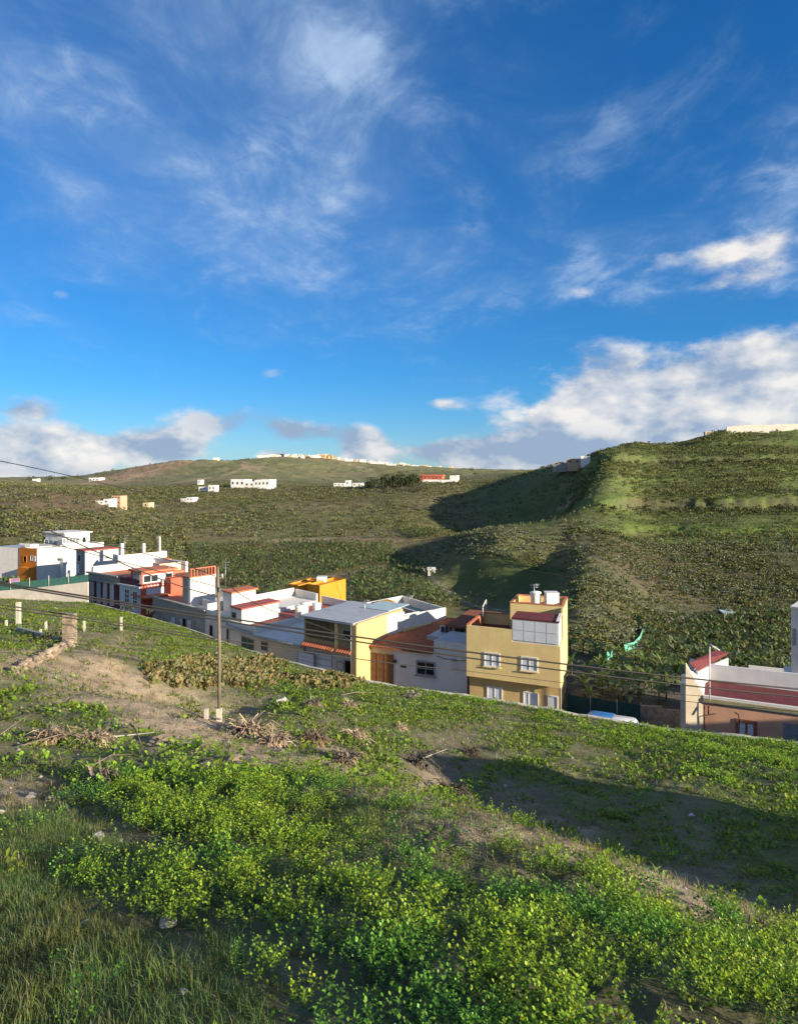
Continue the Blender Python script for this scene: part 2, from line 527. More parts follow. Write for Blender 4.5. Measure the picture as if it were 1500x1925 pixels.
val_px = [
    # px 450 .. 650: plantation floor, the slope across the valley, the far ridge
    (450, 1110, 150), (450, 1060, 188), (450, 1020, 214), (450, 980, 270), (450, 940, 350), (450, 915, 440), (440, 905, 520), (420, 884, 800), (400, 868, 1100),
    (650, 1110, 150), (650, 1070, 180), (650, 1016, 226), (650, 980, 280), (650, 940, 360), (650, 915, 450), (650, 905, 600), (620, 888, 1000), (600, 862, 1450),
    (330, 866, 1080), (300, 872, 1050), (520, 860, 1400), (700, 872, 1600), (560, 861, 1430),
    # px 800
    (800, 1130, 132), (800, 1085, 168), (800, 1040, 205), (800, 1000, 250), (800, 950, 345), (800, 912, 430), (800, 903, 520), (800, 893, 900), (830, 880, 1800),
    # px 880-950: gully, the low knob, slope in the hill's shadow
    (880, 1145, 128), (860, 1105, 156), (800, 1062, 188), (760, 1030, 218), (905, 1100, 150),
    (950, 1160, 114), (940, 1125, 131), (965, 1098, 142), (955, 1066, 156), (950, 1042, 164), (940, 1012, 172), (870, 1020, 180), (1030, 1008, 178), (900, 1002, 268), (950, 990, 275), (950, 955, 335), (950, 920, 392), (950, 894, 480), (950, 886, 1500),
    (880, 985, 300), (880, 945, 375), (880, 905, 450), (920, 965, 318), (835, 1000, 275),
    (1030, 1150, 112), (1035, 1120, 126), (1040, 1088, 144), (1045, 1055, 163), (1060, 880, 345), (1060, 905, 326), (1060, 935, 300), (1065, 962, 275), (1045, 985, 258), (1000, 888, 400), (1000, 905, 352), (1000, 935, 326), (1000, 965, 308), (1000, 990, 268),
    # right-hand hill
    (1088, 1200, 91), (1092, 1150, 102), (1096, 1100, 118), (1100, 1050, 142), (1085, 1008, 176), (1105, 962, 212), (1122, 920, 240), (1142, 878, 266), (1154, 852, 288), (1100, 866, 330),
    (1200, 1250, 86), (1200, 1200, 104), (1200, 1150, 120), (1200, 1080, 145), (1200, 1018, 184), (1200, 1000, 200), (1200, 950, 236), (1200, 900, 270), (1200, 860, 300), (1200, 839, 320),
    (1350, 1280, 84), (1350, 1220, 104), (1350, 1150, 128), (1350, 1080, 154), (1350, 1015, 190), (1350, 990, 208), (1350, 950, 237), (1350, 900, 271), (1350, 850, 307), (1350, 814, 340),
    (1500, 1320, 74), (1500, 1220, 104), (1500, 1150, 128), (1500, 1080, 154), (1500, 1015, 190), (1500, 990, 208), (1500, 950, 237), (1500, 900, 271), (1500, 850, 307), (1500, 806, 340),
    (1900, 1400, 62), (1900, 1220, 104), (1900, 1080, 154), (1900, 1015, 190), (1900, 950, 237), (1900, 850, 307), (1900, 790, 345), (2500, 1300, 80), (2500, 1015, 190), (2500, 780, 345),
    # left side
    (0, 1062, 150), (100, 1020, 172), (0, 1010, 178), (100, 962, 228), (0, 955, 225), (100, 925, 268), (0, 932, 262), (200, 935, 262), (170, 930, 300), (60, 912, 420), (100, 905, 900), (0, 904, 1500), (0, 902, 3000), (200, 893, 1000), (250, 881, 980),
    (250, 1030, 180), (250, 985, 235), (250, 952, 300), (250, 932, 380), (250, 915, 480), (250, 902, 700), (330, 1060, 175), (340, 1010, 215), (350, 960, 300), (350, 925, 400), (350, 898, 700), (-400, 1050, 190), (-400, 950, 260), (-400, 905, 600), (-400, 903, 3000),
    (-900, 1020, 240), (-900, 905, 900),
    # far plain
    (850, 885, 3000), (850, 887, 7000), (300, 890, 3000), (300, 893, 7000), (1400, 880, 3000), (1400, 886, 7000), (-400, 900, 7000), (2500, 870, 3000), (2500, 880, 7000), (560, 875, 2400), (330, 884, 1700),
    (1150, 880, 420), (1300, 850, 430), (1500, 830, 450), (1300, 870, 900), (1900, 830, 480), (2500, 830, 480), (1900, 870, 1000),
]
P, V = [], []
for px, py, D in val_px:
    P.append(((px - HX) / F * 2.6, math.log(D))); V.append(-(py - HY) / F * math.log(D) ** 0)
_val = RBF(P, V, 'r15')


def terrace(z, mask, levels):
    for L, b, p in levels:
        t = (z - L) / b
        zt = L + np.sign(t) * b * np.abs(np.clip(t, -1, 1)) ** p
        z = np.where((np.abs(t) < 1), z * (1 - mask) + zt * mask, z)
    return z


def HV(x, y):             # height of everything beyond the street
    x = np.asarray(x, float); y = np.maximum(np.asarray(y, float), 5.0)
    u = x / y; px = HX + F * u
    q = _val(u * 2.6, np.log(y))
    z = q * y
    hill = sstep(1080, 1180, px) * sstep(178, 200, y) * (1 - sstep(345, 365, y))
    n = fbm(x * 0.02, y * 0.02, 3)
    z = z + fbm(x * 0.05, y * 0.05, 4) * (1.6 * sstep(90, 200, y) + 6 * sstep(500, 1200, y)) + fbm(x * 0.012, y * 0.012, 4) * 9 * sstep(420, 900, y)
    z = z + fbm(x * 0.3, y * 0.3, 3) * 0.7 * sstep(100, 180, y) * (1 - sstep(500, 900, y))
    z = terrace(z + n * 4, hill, [(7.0, 3.6, 0.42), (-10.5, 4.0, 0.36), (14.5, 2.2, 0.5), (-2.0, 2.2, 0.6), (-17.8, 2.4, 0.55)]) - n * 4
    w = sstep(8, 26, y - D_front(px))
    return STREET_Z * (1 - w) + z * w


def hits(pxs, pys, fn, D0, D1, steps=260):
    """first point where the view rays through these pixels meet the height function"""
    pxs = np.asarray(pxs, float); pys = np.asarray(pys, float)
    D = np.exp(np.linspace(math.log(D0), math.log(D1), steps))
    X = ((pxs - HX) / F)[:, None] * D[None]; Yd = np.broadcast_to(D[None], X.shape)
    Zr = (-(pys - HY) / F)[:, None] * D[None]
    H = fn(X, Yd)
    below = Zr <= H
    i = np.argmax(below, axis=1)
    i = np.where(below.any(axis=1), i, steps - 1)
    j = np.maximum(i - 1, 0); r = np.arange(len(pxs))
    a = Zr[r, j] - H[r, j]; b = H[r, i] - Zr[r, i]
    t = np.where(a + b > 1e-9, a / np.maximum(a + b, 1e-9), 0.0)
    d = D[j] + (D[i] - D[j]) * np.clip(t, 0, 1)
    x = (pxs - HX) / F * d
    return x, d, fn(x, d)


def on_slope(px, py):
    x, y, z = hits([px], [py], HS, 2.5, 110)
    return float(x[0]), float(y[0]), float(z[0])


def on_valley(px, py, D0=60, D1=3000):
    x, y, z = hits([px], [py], HV, D0, D1)
    return float(x[0]), float(y[0]), float(z[0])


# what grows where on the near slope: one letter for each 75 x 50 pixels of the photograph
ZMAP = {
    1100: 'mmgggmmmmmmmmmmmmmmm',
    1150: 'mmgggggmmmmmmmmmmmmm',
    1200: 'gmmmgggggmmmmmmmmmmm',
    1250: 'dddmgcmggcgggggggggg',
    1300: 'gdddmmmgggglLLLLLLLl',
    1350: 'mgmdddmgmgggmgglLLLL',
    1400: 'mgmmdddmmgmsmgmglLLL',
    1450: 'gmgLLldddgssggmgmlLl',
    1500: 'dmlLLLLLlddgssgmgmgg',
    1550: 'GGsLLLLLGGLddmsgmmgg',
    1600: 'GGGssLmLLLLLLddsgmgg',
    1650: 'GGLLLLLLLlLLLLlddsmg',
    1700: 'GGLLLLLLLLLLlLLLddsm',
    1750: 'GGGmlLLLLLLLLLLLLLds',
    1800: 'GGGGmGLLLLLLLLLLLLLl',
    1850: 'GGGGGGLLLLLLLLlLLLLL',
    1900: 'GGGGGGGLLLmlLLLLLLLl',
    1950: 'GGGGGGGLLLlLLLLLLLLL',
}
_zl = 'Llmsdggc'
ZW = {  # leafy, grass, herb, bare soil, tan dirt
    'L': (1.0, 0.05, .15, .05, 0), 'l': (.6, .05, .6, .25, 0), 'm': (.04, .18, .38, .6, .1), 's': (.0, .06, .12, 1, .05), 'd': (.0, .08, .06, .1, 1.0),
    'G': (.04, 1.0, .1, .1, 0), 'g': (.08, .12, 1.0, .15, 0), 'c': (.0, .2, .45, .4, .1)}
_zy = np.array(sorted(ZMAP)); _zgrid = np.array([[ZW[c] for c in ZMAP[k]] for k in sorted(ZMAP)])      # rows, 20, 5


def zones(x, y, z):
    """weights of the five ground covers at points of the slope"""
    yy = np.maximum(y, 1.0)
    px = HX + F * x / yy; py = HY - F * z / yy
    px = px + fbm(x * 0.7 + 3, y * 0.7, 3) * 110; py = py + fbm(x * 0.7 + 40, y * 0.7 + 8, 3) * 70
    cx = np.clip((px - 37.5) / 75.0, 0, 18.999); cy = np.clip((py - 1100) / 50.0, 0, len(_zy) - 1.001)
    i = cx.astype(int); j = cy.astype(int); fx = (cx - i)[..., None]; fy = (cy - j)[..., None]
    g = _zgrid
    return (g[j, i] * (1 - fx) + g[j, i + 1] * fx) * (1 - fy) + (g[j + 1, i] * (1 - fx) + g[j + 1, i + 1] * fx) * fy


C_SOIL = np.array((.19, .155, .118)); C_DIRT = np.array((.54, .405, .27)); C_HERB = np.array((.125, .19, .030)); C_GRASS = np.array((.10, .135, .04)); C_DRY = np.array((.25, .215, .12))


def mat_ground(name, scale, bump, tex_amt=0.5, stones=False):
    m = bpy.data.materials.new(name); m.use_nodes = True
    nt = m.node_tree; N = NT(nt)
    p = nt.nodes['Principled BSDF']
    at = N.new('ShaderNodeAttribute'); at.attribute_name = 'tint'
    pos = N.new('ShaderNodeNewGeometry').outputs['Position']
    n1 = N.noise(pos, scale, 8, 0.65); n2 = N.noise(pos, scale * 7.3, 6, 0.7); n3 = N.noise(pos, scale * 0.23, 4, 0.55)
    v = N.m('ADD', N.m('MULTIPLY', N.m('SUBTRACT', n1, 0.5), 1.7), N.m('MULTIPLY', N.m('SUBTRACT', n2, 0.5), 1.5))
    v = N.m('ADD', N.m('MULTIPLY', v, tex_amt), 1.0)
    c = N.mix(1.0, at.outputs['Color'], N.xyz(v, v, v), 'MULTIPLY')
    c = N.mix(N.m('MULTIPLY', N.ramp(n3, 0.45, 0.7), 0.35), c, N.mix(1.0, at.outputs['Color'], (1.25, 1.02, 0.85), 'MULTIPLY'))
    if stones:
        vo = N.new('ShaderNodeTexVoronoi'); vo.inputs['Scale'].default_value = scale * 9
        N.put(vo.inputs['Vector'], pos)
        c = N.mix(N.m('MULTIPLY', N.ramp(vo.outputs['Distance'], 0.22, 0.12), N.ramp(n1, 0.5, 0.62)), c, (0.30, 0.27, 0.23))
    nt.links.new(c, p.inputs['Base Color'])
    p.inputs['Roughness'].default_value = 0.95
    p.inputs['Specular IOR Level'].default_value = 0.1
    b = N.new('ShaderNodeBump'); b.inputs['Strength'].default_value = 0.9; b.inputs['Distance'].default_value = bump
    nt.links.new(N.m('ADD', n2, N.m('MULTIPLY', n1, 1.5)), b.inputs['Height'])
    nt.links.new(b.outputs[0], p.inputs['Normal'])
    return m


def grid_faces(nr, nc):
    i = np.arange((nr - 1) * (nc - 1)); r = i // (nc - 1); c = i % (nc - 1)
    a = r * nc + c
    return np.stack([a, a + 1, a + nc + 1, a + nc], axis=1)


def build_hillside():
    uc = np.concatenate([np.linspace(-1.9, -0.70, 36)[:-1], np.linspace(-0.70, 0.70, 390), np.linspace(0.70, 2.4, 46)[1:]])
    back = np.concatenate([np.linspace(-60, -6, 16), np.linspace(-5, 1.5, 20)])
    nf = 300
    s = np.linspace(0, 1, nf + 1)[1:]
    rows = []
    for k in range(len(back)):
        rows.append(np.full(len(uc), back[k]))
    De = D_edge(HX + F * uc)
    for t in s:
        rows.append(np.exp(math.log(1.5) + (np.log(De) - math.log(1.5)) * t))
    Y = np.array(rows)
    Wd = np.where(Y > 0, np.sqrt(Y * Y + 9.0 * np.clip(1 - Y / 40, 0, 1)), 3.0 + np.abs(Y) * 0.9)
    X = uc[None] * Wd
    Z = HS(X, Y)
    zw = zones(X, Y, Z)
    leaf, gr, he, so, di = [zw[..., k] for k in range(5)]
    tot = leaf + gr + he + so + di + 1e-6
    soil = C_SOIL * (1 + 0.0)
    col = (leaf[..., None] * (C_SOIL * .8 + C_HERB * .25) + gr[..., None] * (C_GRASS * .6 + C_DRY * .35) + he[..., None] * (C_HERB * .7 + C_SOIL * .3) + so[..., None] * soil + di[..., None] * C_DIRT) / tot[..., None]
    n = fbm(X * 0.8, Y * 0.8, 4)
    green = sstep(0.05, 0.22, fbm(X * 1.6 + 5, Y * 1.6, 4)) * (he + .4 * so) / tot
    col = col * (1 + n * 0.6)[..., None]
    col = col * (1 - 0.55 * green)[..., None] + C_HERB * (0.55 * green)[..., None]
    Vv = np.stack([X.ravel(), Y.ravel(), Z.ravel()], 1)
    me = np_mesh('hillside', Vv, grid_faces(*Y.shape), col.reshape(-1, 3), smooth=True)
    o = link('hillside', me, mat_ground('hillside_soil', 1.6, 0.10, 0.55, True))
    tag(o, kind='structure')


def ell(px, py, cx, cy, rx, ry, rot=0.0):
    c, s_ = cos(radians(rot)), sin(radians(rot))
    dx, dy = px - cx, py - cy
    a = (dx * c + dy * s_) / rx; b = (-dx * s_ + dy * c) / ry
    return np.exp(-(a * a + b * b) ** 2)


def val_colour(X, Y, Z):
    px = HX + F * X / Y; py = HY - F * Z / Y
    wx = px + fbm(X * .03, Y * .03, 3) * 26; wy = py + fbm(X * .03 + 7, Y * .03, 3) * 12
    n = fbm(X * 0.035, Y * 0.035, 4); n2 = fbm(X * 0.12 + 4, Y * 0.12, 4); nf = fbm(X * 0.006, Y * 0.006 + 3, 4)
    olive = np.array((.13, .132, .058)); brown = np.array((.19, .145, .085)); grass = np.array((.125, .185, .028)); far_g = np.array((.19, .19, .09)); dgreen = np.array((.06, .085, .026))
    col = np.broadcast_to(olive, X.shape + (3,)).copy()

    def lay(w, c):
        nonlocal col
        w = np.clip(w, 0, 1)[..., None]
        col = col * (1 - w) + np.array(c) * w
    lay(sstep(-.06, .22, n) * .55, brown)
    # right hill: bright grass between the scrub
    hillm = sstep(1060, 1130, px) * sstep(160, 190, Y) * (1 - sstep(400, 450, Y))
    lay(hillm * (.55 + .4 * sstep(-.1, .15, n2)), (.115, .15, .045))
    lay(hillm * ell(wx, wy, 1330, 995, 230, 13) * .7, (.125, .185, .035))
    lay(hillm * ell(wx, wy, 1150, 955, 40, 25) * .3, (.125, .185, .035))
    lay(hillm * ell(wx, wy, 1275, 920, 20, 14) * .6, (.22, .15, .09))
    lay(hillm * ell(wx, wy, 1480, 940, 130, 14) * .5, (.12, .175, .035))
    # lower scrub bank: grey-brown
    lay(sstep(1060, 1110, px) * sstep(90, 105, Y) * (1 - sstep(180, 190, Y)) * .75, (.105, .105, .06))
    lay(sstep(1060, 1110, px) * sstep(90, 105, Y) * (1 - sstep(180, 190, Y)) * sstep(.05, .2, n) * .6, (.16, .125, .08))
    # gully and hill flank: darker green
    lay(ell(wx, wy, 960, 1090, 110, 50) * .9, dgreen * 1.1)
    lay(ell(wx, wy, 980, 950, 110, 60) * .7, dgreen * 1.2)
    # left knoll: brown
    lay(ell(wx, wy, 100, 945, 150, 28) * .85, (.20, .15, .09))
    lay(ell(wx, wy, 130, 985, 90, 18) * .5, (.20, .13, .085))
    # far hills
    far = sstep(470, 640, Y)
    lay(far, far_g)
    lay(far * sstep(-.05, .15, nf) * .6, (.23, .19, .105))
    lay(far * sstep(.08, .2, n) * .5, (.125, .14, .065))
    lay(far * ell(wx, wy, 260, 888, 120, 12, -15) * .95, (.34, .23, .145))
    lay(far * ell(wx, wy, 70, 914, 130, 7) * .9, (.36, .25, .16))
    lay(far * ell(wx, wy, 100, 935, 230, 5) * .5, (.31, .24, .15))
    lay(far * ell(wx, wy, 230, 902, 50, 4) * .8, (.29, .21, .13))
    lay(far * ell(px, py, 460, 876, 5, 10) * .95, (.34, .23, .15))
    lay(far * ell(px, py, 478, 878, 22, 3) * .9, (.36, .26, .17))
    for (ax, ay, bx, by, w) in ((458, 880, 400, 903, 2.2), (465, 882, 510, 895, 2.0), (640, 870, 700, 884, 2), (300, 912, 400, 897, 1.6), (230, 905, 330, 870, 2.0), (600, 895, 625, 902, 1.5)):
        t = np.clip(((px - ax) * (bx - ax) + (py - ay) * (by - ay)) / ((bx - ax) ** 2 + (by - ay) ** 2), 0, 1)
        d = np.hypot(px - ax - t * (bx - ax), py - ay - t * (by - ay))
        lay(far * (1 - sstep(w * .5, w, d)) * .8, (.33, .26, .16))
    # field banks and tracks in the valley
    for pts, w, c, lo, hi in (([(480, 1018), (540, 1016), (600, 1014), (650, 1012)], 5, (.26, .20, .13), 150, 330),
                      ([(660, 1012), (760, 1016)], 5, (.20, .15, .10), 150, 330),
                      ([(440, 1112), (560, 1092), (680, 1074), (740, 1060)], 4, (.25, .21, .15), 90, 260),
                      ([(755, 1050), (800, 1075), (840, 1110), (890, 1140), (960, 1150)], 3.5, (.22, .20, .16), 80, 260),
                      ([(1060, 935), (1072, 935), (1068, 948), (1050, 958)], 5, (.26, .20, .13), 150, 330),
                      ([(1150, 1130), (1162, 1125)], 5, (.35, .25, .16), 80, 200),
                      ([(1210, 1172), (1260, 1170), (1310, 1160)], 5, (.24, .18, .125), 80, 200),
                      ([(200, 940), (260, 948), (300, 952)], 3, (.30, .24, .17), 200, 600),
                      ([(270, 960), (300, 980)], 4, (.27, .21, .14), 150, 500)):
        for (ax, ay), (bx, by) in zip(pts[:-1], pts[1:]):
            t = np.clip(((px - ax) * (bx - ax) + (py - ay) * (by - ay)) / ((bx - ax) ** 2 + (by - ay) ** 2), 0, 1)
            d = np.hypot(px - ax - t * (bx - ax), (py - ay - t * (by - ay)) * 1.6)
            lay((1 - sstep(w * .6, w * 1.2, d)) * .85 * (Y > lo) * (Y < hi), c)
    # bare rock and dark scrub where the terrace walls stand steep
    if X.ndim == 2:
        gy = np.gradient(Z, axis=0) / np.maximum(np.gradient(Y, axis=0), 1e-3)
        lay(hillm * sstep(.55, 1.0, gy) * .9, (.105, .088, .062))
    near = 1 - sstep(12, 26, Y - D_front(px))
    lay(near, (.14, .12, .09))
    return col * (1 + n2 * 0.55)[..., None]


def build_beyond():
    uc = np.concatenate([np.linspace(-1.35, -0.66, 30)[:-1], np.linspace(-0.66, 0.66, 430), np.linspace(0.66, 1.5, 36)[1:]])
    g = np.concatenate([np.linspace(0, 0.43, 210)[:-1], np.linspace(0.43, 0.75, 80)[:-1], np.linspace(0.75, 1.0, 26)])
    De = D_edge(HX + F * uc) + 0.5
    L0 = np.log(De)[None]; L1 = math.log(7000.0)
    Y = np.exp(L0 + (L1 - L0) * g[:, None])
    X = uc[None] * Y
    Z = HV(X, Y)
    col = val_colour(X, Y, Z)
    faces = grid_faces(*Y.shape)
    cy = Y.ravel()[faces].mean(1); cpx = (HX + F * X / Y).ravel()[faces].mean(1)
    hill = (cpx > 1062) & (cy > 168) & (cy < 460)
    far = (~hill) & (cy > 470)
    valley = ~(hill | far)
    Vv = np.stack([X.ravel(), Y.ravel(), Z.ravel()], 1); cc = col.reshape(-1, 3)
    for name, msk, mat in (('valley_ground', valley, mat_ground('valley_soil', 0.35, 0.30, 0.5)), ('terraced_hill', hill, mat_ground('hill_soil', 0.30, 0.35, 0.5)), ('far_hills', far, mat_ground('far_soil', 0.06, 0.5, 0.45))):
        fs = faces[msk]
        idx, inv = np.unique(fs.ravel(), return_inverse=True)
        me = np_mesh(name, Vv[idx], inv.reshape(-1, 4), cc[idx], smooth=True)
        tag(link(name, me, mat), kind='structure')


build_hillside()
build_beyond()

# ------------------------------------------------------------------ building materials
M_white = mat_plain('white_plaster', (.66, .63, .575), .85, .05, 1.2, .12, .2, stain=.30)
M_white2 = mat_plain('old_white_plaster', (.62, .59, .54), .9, .10, .8, .2, .2, stain=.35)
M_blueish = mat_plain('pale_grey_plaster', (.60, .60, .60), .85, .06, .9, .12, .2, stain=.35)
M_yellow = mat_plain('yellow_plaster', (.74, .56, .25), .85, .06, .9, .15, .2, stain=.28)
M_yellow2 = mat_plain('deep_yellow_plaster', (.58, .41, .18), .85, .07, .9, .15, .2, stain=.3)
M_cream = mat_plain('cream_plaster', (.62, .53, .39), .88, .08, .8, .15, .2, stain=.25)
M_orange = mat_plain('orange_plaster', (.62, .21, .03), .85, .06, .9, .15, .2, stain=.28)
M_ochre = mat_plain('ochre_orange_plaster', (.60, .255, .03), .85, .06, .9, .15, .2, stain=.28)
M_salmon = mat_plain('salmon_plaster', (.62, .35, .225), .88, .09, .7, .15, .2, stain=.25)
M_red = mat_plain('red_plaster', (.50, .12, .07), .8, .07, 1.0, .12, .2, stain=.28)
M_grey = mat_plain('grey_render', (.33, .315, .285), .9, .10, .8, .2, .2, stain=.35)
M_conc = mat_plain('concrete', (.36, .34, .30), .9, .12, .9, .25, .2, stain=.3)
M_conc_y = mat_plain('mossy_render', (.34, .29, .16), .9, .14, 1.4, .25, .2, stain=.4)
M_maroon = mat_plain('maroon_plaster', (.115, .045, .055), .85, .10, 1.0, .15, .2, stain=.2)
M_redroof = mat_plain('red_roof_paint', (.36, .095, .07), .7, .12, 1.2, .15, .3)
M_wine = mat_plain('wine_red_roof_paint', (.14, .032, .034), .7, .12, 1.2, .15, .3)
M_coral = mat_plain('terracotta_paint', (.50, .165, .08), .75, .10, 1.0, .15, .3)
M_tile = mat_plain('clay_tile', (.34, .13, .065), .85, .22, 3.0, .3, .2)
M_tile2 = mat_plain('brown_clay_tile', (.24, .10, .06), .85, .22, 3.0, .3, .2)
M_sheet = mat_plain('grey_roof_sheet', (.36, .37, .39), .6, .08, 1.0, .1, .4)
M_sky_roof = mat_plain('pale_blue_roof_paint', (.36, .46, .48), .7, .08, 1.0, .1, .3)
M_green_roof = mat_plain('grey_green_floor', (.24, .31, .27), .8, .10, 1.0, .1, .3)
M_glass = mat_plain('window_glass', (.02, .025, .03), .08, .2, .5, 0, .6)
M_glass2 = mat_plain('curtained_glass', (.22, .25, .27), .15, .1, 2, 0, .5)
M_dark = mat_plain('dark_opening', (.012, .011, .011), .9, .1, 1, 0, .1)
M_alu = mat_plain('white_frame', (.74, .74, .72), .5, .04, 1, 0, .4)
M_gframe = mat_plain('grey_frame', (.25, .25, .25), .5, .05, 1, 0, .4)
M_shut = mat_plain('white_shutter', (.62, .64, .68), .6, .05, 2, .05, .3)
M_wood = mat_plain('brown_wood', (.17, .085, .04), .7, .15, 2.5, .2, .3)
M_board = mat_plain('dull_olive_board', (.135, .11, .06), .8, .12, 2.0, .2, .2)
M_door_g = mat_plain('green_door_paint', (.02, .075, .05), .5, .08, 1, .05, .4)
M_steel = mat_plain('galvanised_steel', (.42, .43, .44), .4, .08, 2, .05, .5, metal=.7)
M_black = mat_plain('black_metal', (.02, .02, .02), .5, .05, 2, 0, .4)
M_plastic = mat_plain('white_tank_plastic', (.70, .69, .65), .45, .04, 1, 0, .4)
M_brickred = mat_plain('brick_edge', (.28, .11, .075), .9, .2, 4, .3, .2)


def zz(px, py, D):
    return -(py - HY) / F * D


def add2(p, d, m):
    return (p[0] + d[0] * m, p[1] + d[1] * m)


class House:
    def __init__(s, name, label, cat, FL, FR, BR, BL, group=None):
        s.q = [np.array(p, float) for p in (FL, FR, BR, BL)]
        s.L = float(np.hypot(*(s.q[1] - s.q[0]))); s.Dp = float(np.hypot(*((s.q[3] + s.q[2] - s.q[0] - s.q[1]) / 2)))
        c = sum(s.q) / 4
        s.org = (float(c[0]), float(c[1]), STREET_Z)
        s.root = empty(name, s.org, label, cat, group)

    def xy(s, a, b):
        q = s.q
        p = (q[0] * (1 - a) + q[1] * a) * (1 - b) + (q[3] * (1 - a) + q[2] * a) * b
        return float(p[0]), float(p[1])

    def P(s, a, b, z):
        return (*s.xy(a, b), z)

    def hx(s, mb, a0, a1, b0, b1, z0, z1, z1b=None):
        zb = z1 if z1b is None else z1b
        mb.hexa([s.P(a0, b0, z0), s.P(a1, b0, z0), s.P(a1, b1, z0), s.P(a0, b1, z0), s.P(a0, b0, z1), s.P(a1, b0, z1), s.P(a1, b1, zb), s.P(a0, b1, zb)])

    def box(s, name, a0, a1, b0, b1, z0, z1, mat, parent=None, z1b=None):
        mb = MB(); s.hx(mb, a0, a1, b0, b1, z0, z1, z1b)
        return mb.build(name, mat, parent or s.root, s.org)

    def boxes(s, name, lst, mat, parent=None):
        mb = MB()
        for t in lst:
            s.hx(mb, *t)
        return mb.build(name, mat, parent or s.root, s.org)

    def parapet(s, a0, a1, b0, b1, z0, z1, mat, t=0.18, sides='flrb', cap=None, name='parapet'):
        ta, tb = t / s.L / max(0.2, 1), t / s.Dp
        e = 0.003
        if 'f' in sides: s.box(name, a0, a1, b0, b0 + tb, z0, z1, mat)
        if 'b' in sides: s.box(name, a0, a1, b1 - tb, b1, z0, z1, mat)
        if 'l' in sides: s.box(name, a0, a0 + ta, b0 + tb, b1 - tb, z0, z1 - e, mat)
        if 'r' in sides: s.box(name, a1 - ta, a1, b0 + tb, b1 - tb, z0, z1 - e, mat)
        if cap:
            o = 0.05
            lst = []
            if 'f' in sides: lst.append((a0 - o / s.L, a1 + o / s.L, b0 - o / s.Dp, b0 + tb + o / s.Dp, z1 + e, z1 + .06))
            if 'b' in sides: lst.append((a0 - o / s.L, a1 + o / s.L, b1 - tb - o / s.Dp, b1 + o / s.Dp, z1 + e, z1 + .06))
            if 'l' in sides: lst.append((a0 - o / s.L, a0 + ta + o / s.L, b0 + tb + o / s.Dp, b1 - tb - o / s.Dp, z1 + e, z1 + .057))
            if 'r' in sides: lst.append((a1 - ta - o / s.L, a1 + o / s.L, b0 + tb + o / s.Dp, b1 - tb - o / s.Dp, z1 + e, z1 + .057))
            for t4 in lst:
                s.box('coping', *t4, cap)

    def line(s, which, off=0.0):
        if which == 'front': return s.xy(0, off / s.Dp), s.xy(1, off / s.Dp)
        if which == 'right': return s.xy(1 + off / s.L, 0), s.xy(1 + off / s.L, 1)

    def opening(s, name, rect, frame, pane, nx=1, ny=1, Q=None, fw=0.06, proud=0.07, sill=None, parent=None, panename='pane', pane_mats=None):
        """a window, door or gate on the wall line Q, given where it shows in the photograph"""
        Q0, Q1 = Q or s.line('front')
        px0, py0, px1, py1 = rect

        def at(px):
            k = (px - HX) / F
            dx, dy = Q1[0] - Q0[0], Q1[1] - Q0[1]
            return (k * Q0[1] - Q0[0]) / (dx - k * dy)
        t0, t1 = at(px0), at(px1); tm = (t0 + t1) / 2
        Dm = Q0[1] + (Q1[1] - Q0[1]) * tm
        z1, z0 = zz(0, py0, Dm), max(zz(0, py1, Dm), STREET_Z + .05)
        dx, dy = Q1[0] - Q0[0], Q1[1] - Q0[1]; L = sqrt(dx * dx + dy * dy)
        d = (dx / L, dy / L); n = (dy / L, -dx / L)
        A = (Q0[0] + dx * t0, Q0[1] + dy * t0); w = L * (t1 - t0)

        def bar(mb, u0, u1, v0, v1, p0, p1):
            pts = []
            for vz in (v0, v1):
                for (uu, pp) in ((u0, p1), (u1, p1), (u1, p0), (u0, p0)):
                    pts.append((A[0] + d[0] * uu + n[0] * pp, A[1] + d[1] * uu + n[1] * pp, vz))
            mb.hexa(pts)
        mb = MB(); e = .003
        bar(mb, -fw, w + fw, z1, z1 + fw, -.03, proud); bar(mb, -fw, w + fw, z0 - fw, z0, -.03, proud)
        bar(mb, -fw, 0, z0 + e, z1 - e, -.03, proud); bar(mb, w, w + fw, z0 + e, z1 - e, -.03, proud)
        g = fw * .6
        for i in range(1, nx):
            bar(mb, w * i / nx - g / 2, w * i / nx + g / 2, z0 + e, z1 - e, -.03, proud * .8)
        for j in range(1, ny):
            zc = z0 + (z1 - z0) * j / ny
            bar(mb, e, w - e, zc - g / 2, zc + g / 2, -.03, proud * .7)
        o = mb.build(name, frame, parent or s.root, s.org)
        k = 0
        for i in range(nx):
            for j in range(ny):
                mp = MB()
                bar(mp, w * i / nx + e, w * (i + 1) / nx - e, z0 + (z1 - z0) * j / ny + e, z0 + (z1 - z0) * (j + 1) / ny - e, -.05, .018)
                pm = pane if pane_mats is None else pane_mats[k % len(pane_mats)]
                mp.build(panename, pm, o, s.org); k += 1
        if sill:
            mb = MB(); bar(mb, -fw * 2, w + fw * 2, z0 - fw - .09, z0 - fw - e, -.02, proud + .08); mb.build('sill', sill, o, s.org)
        return o

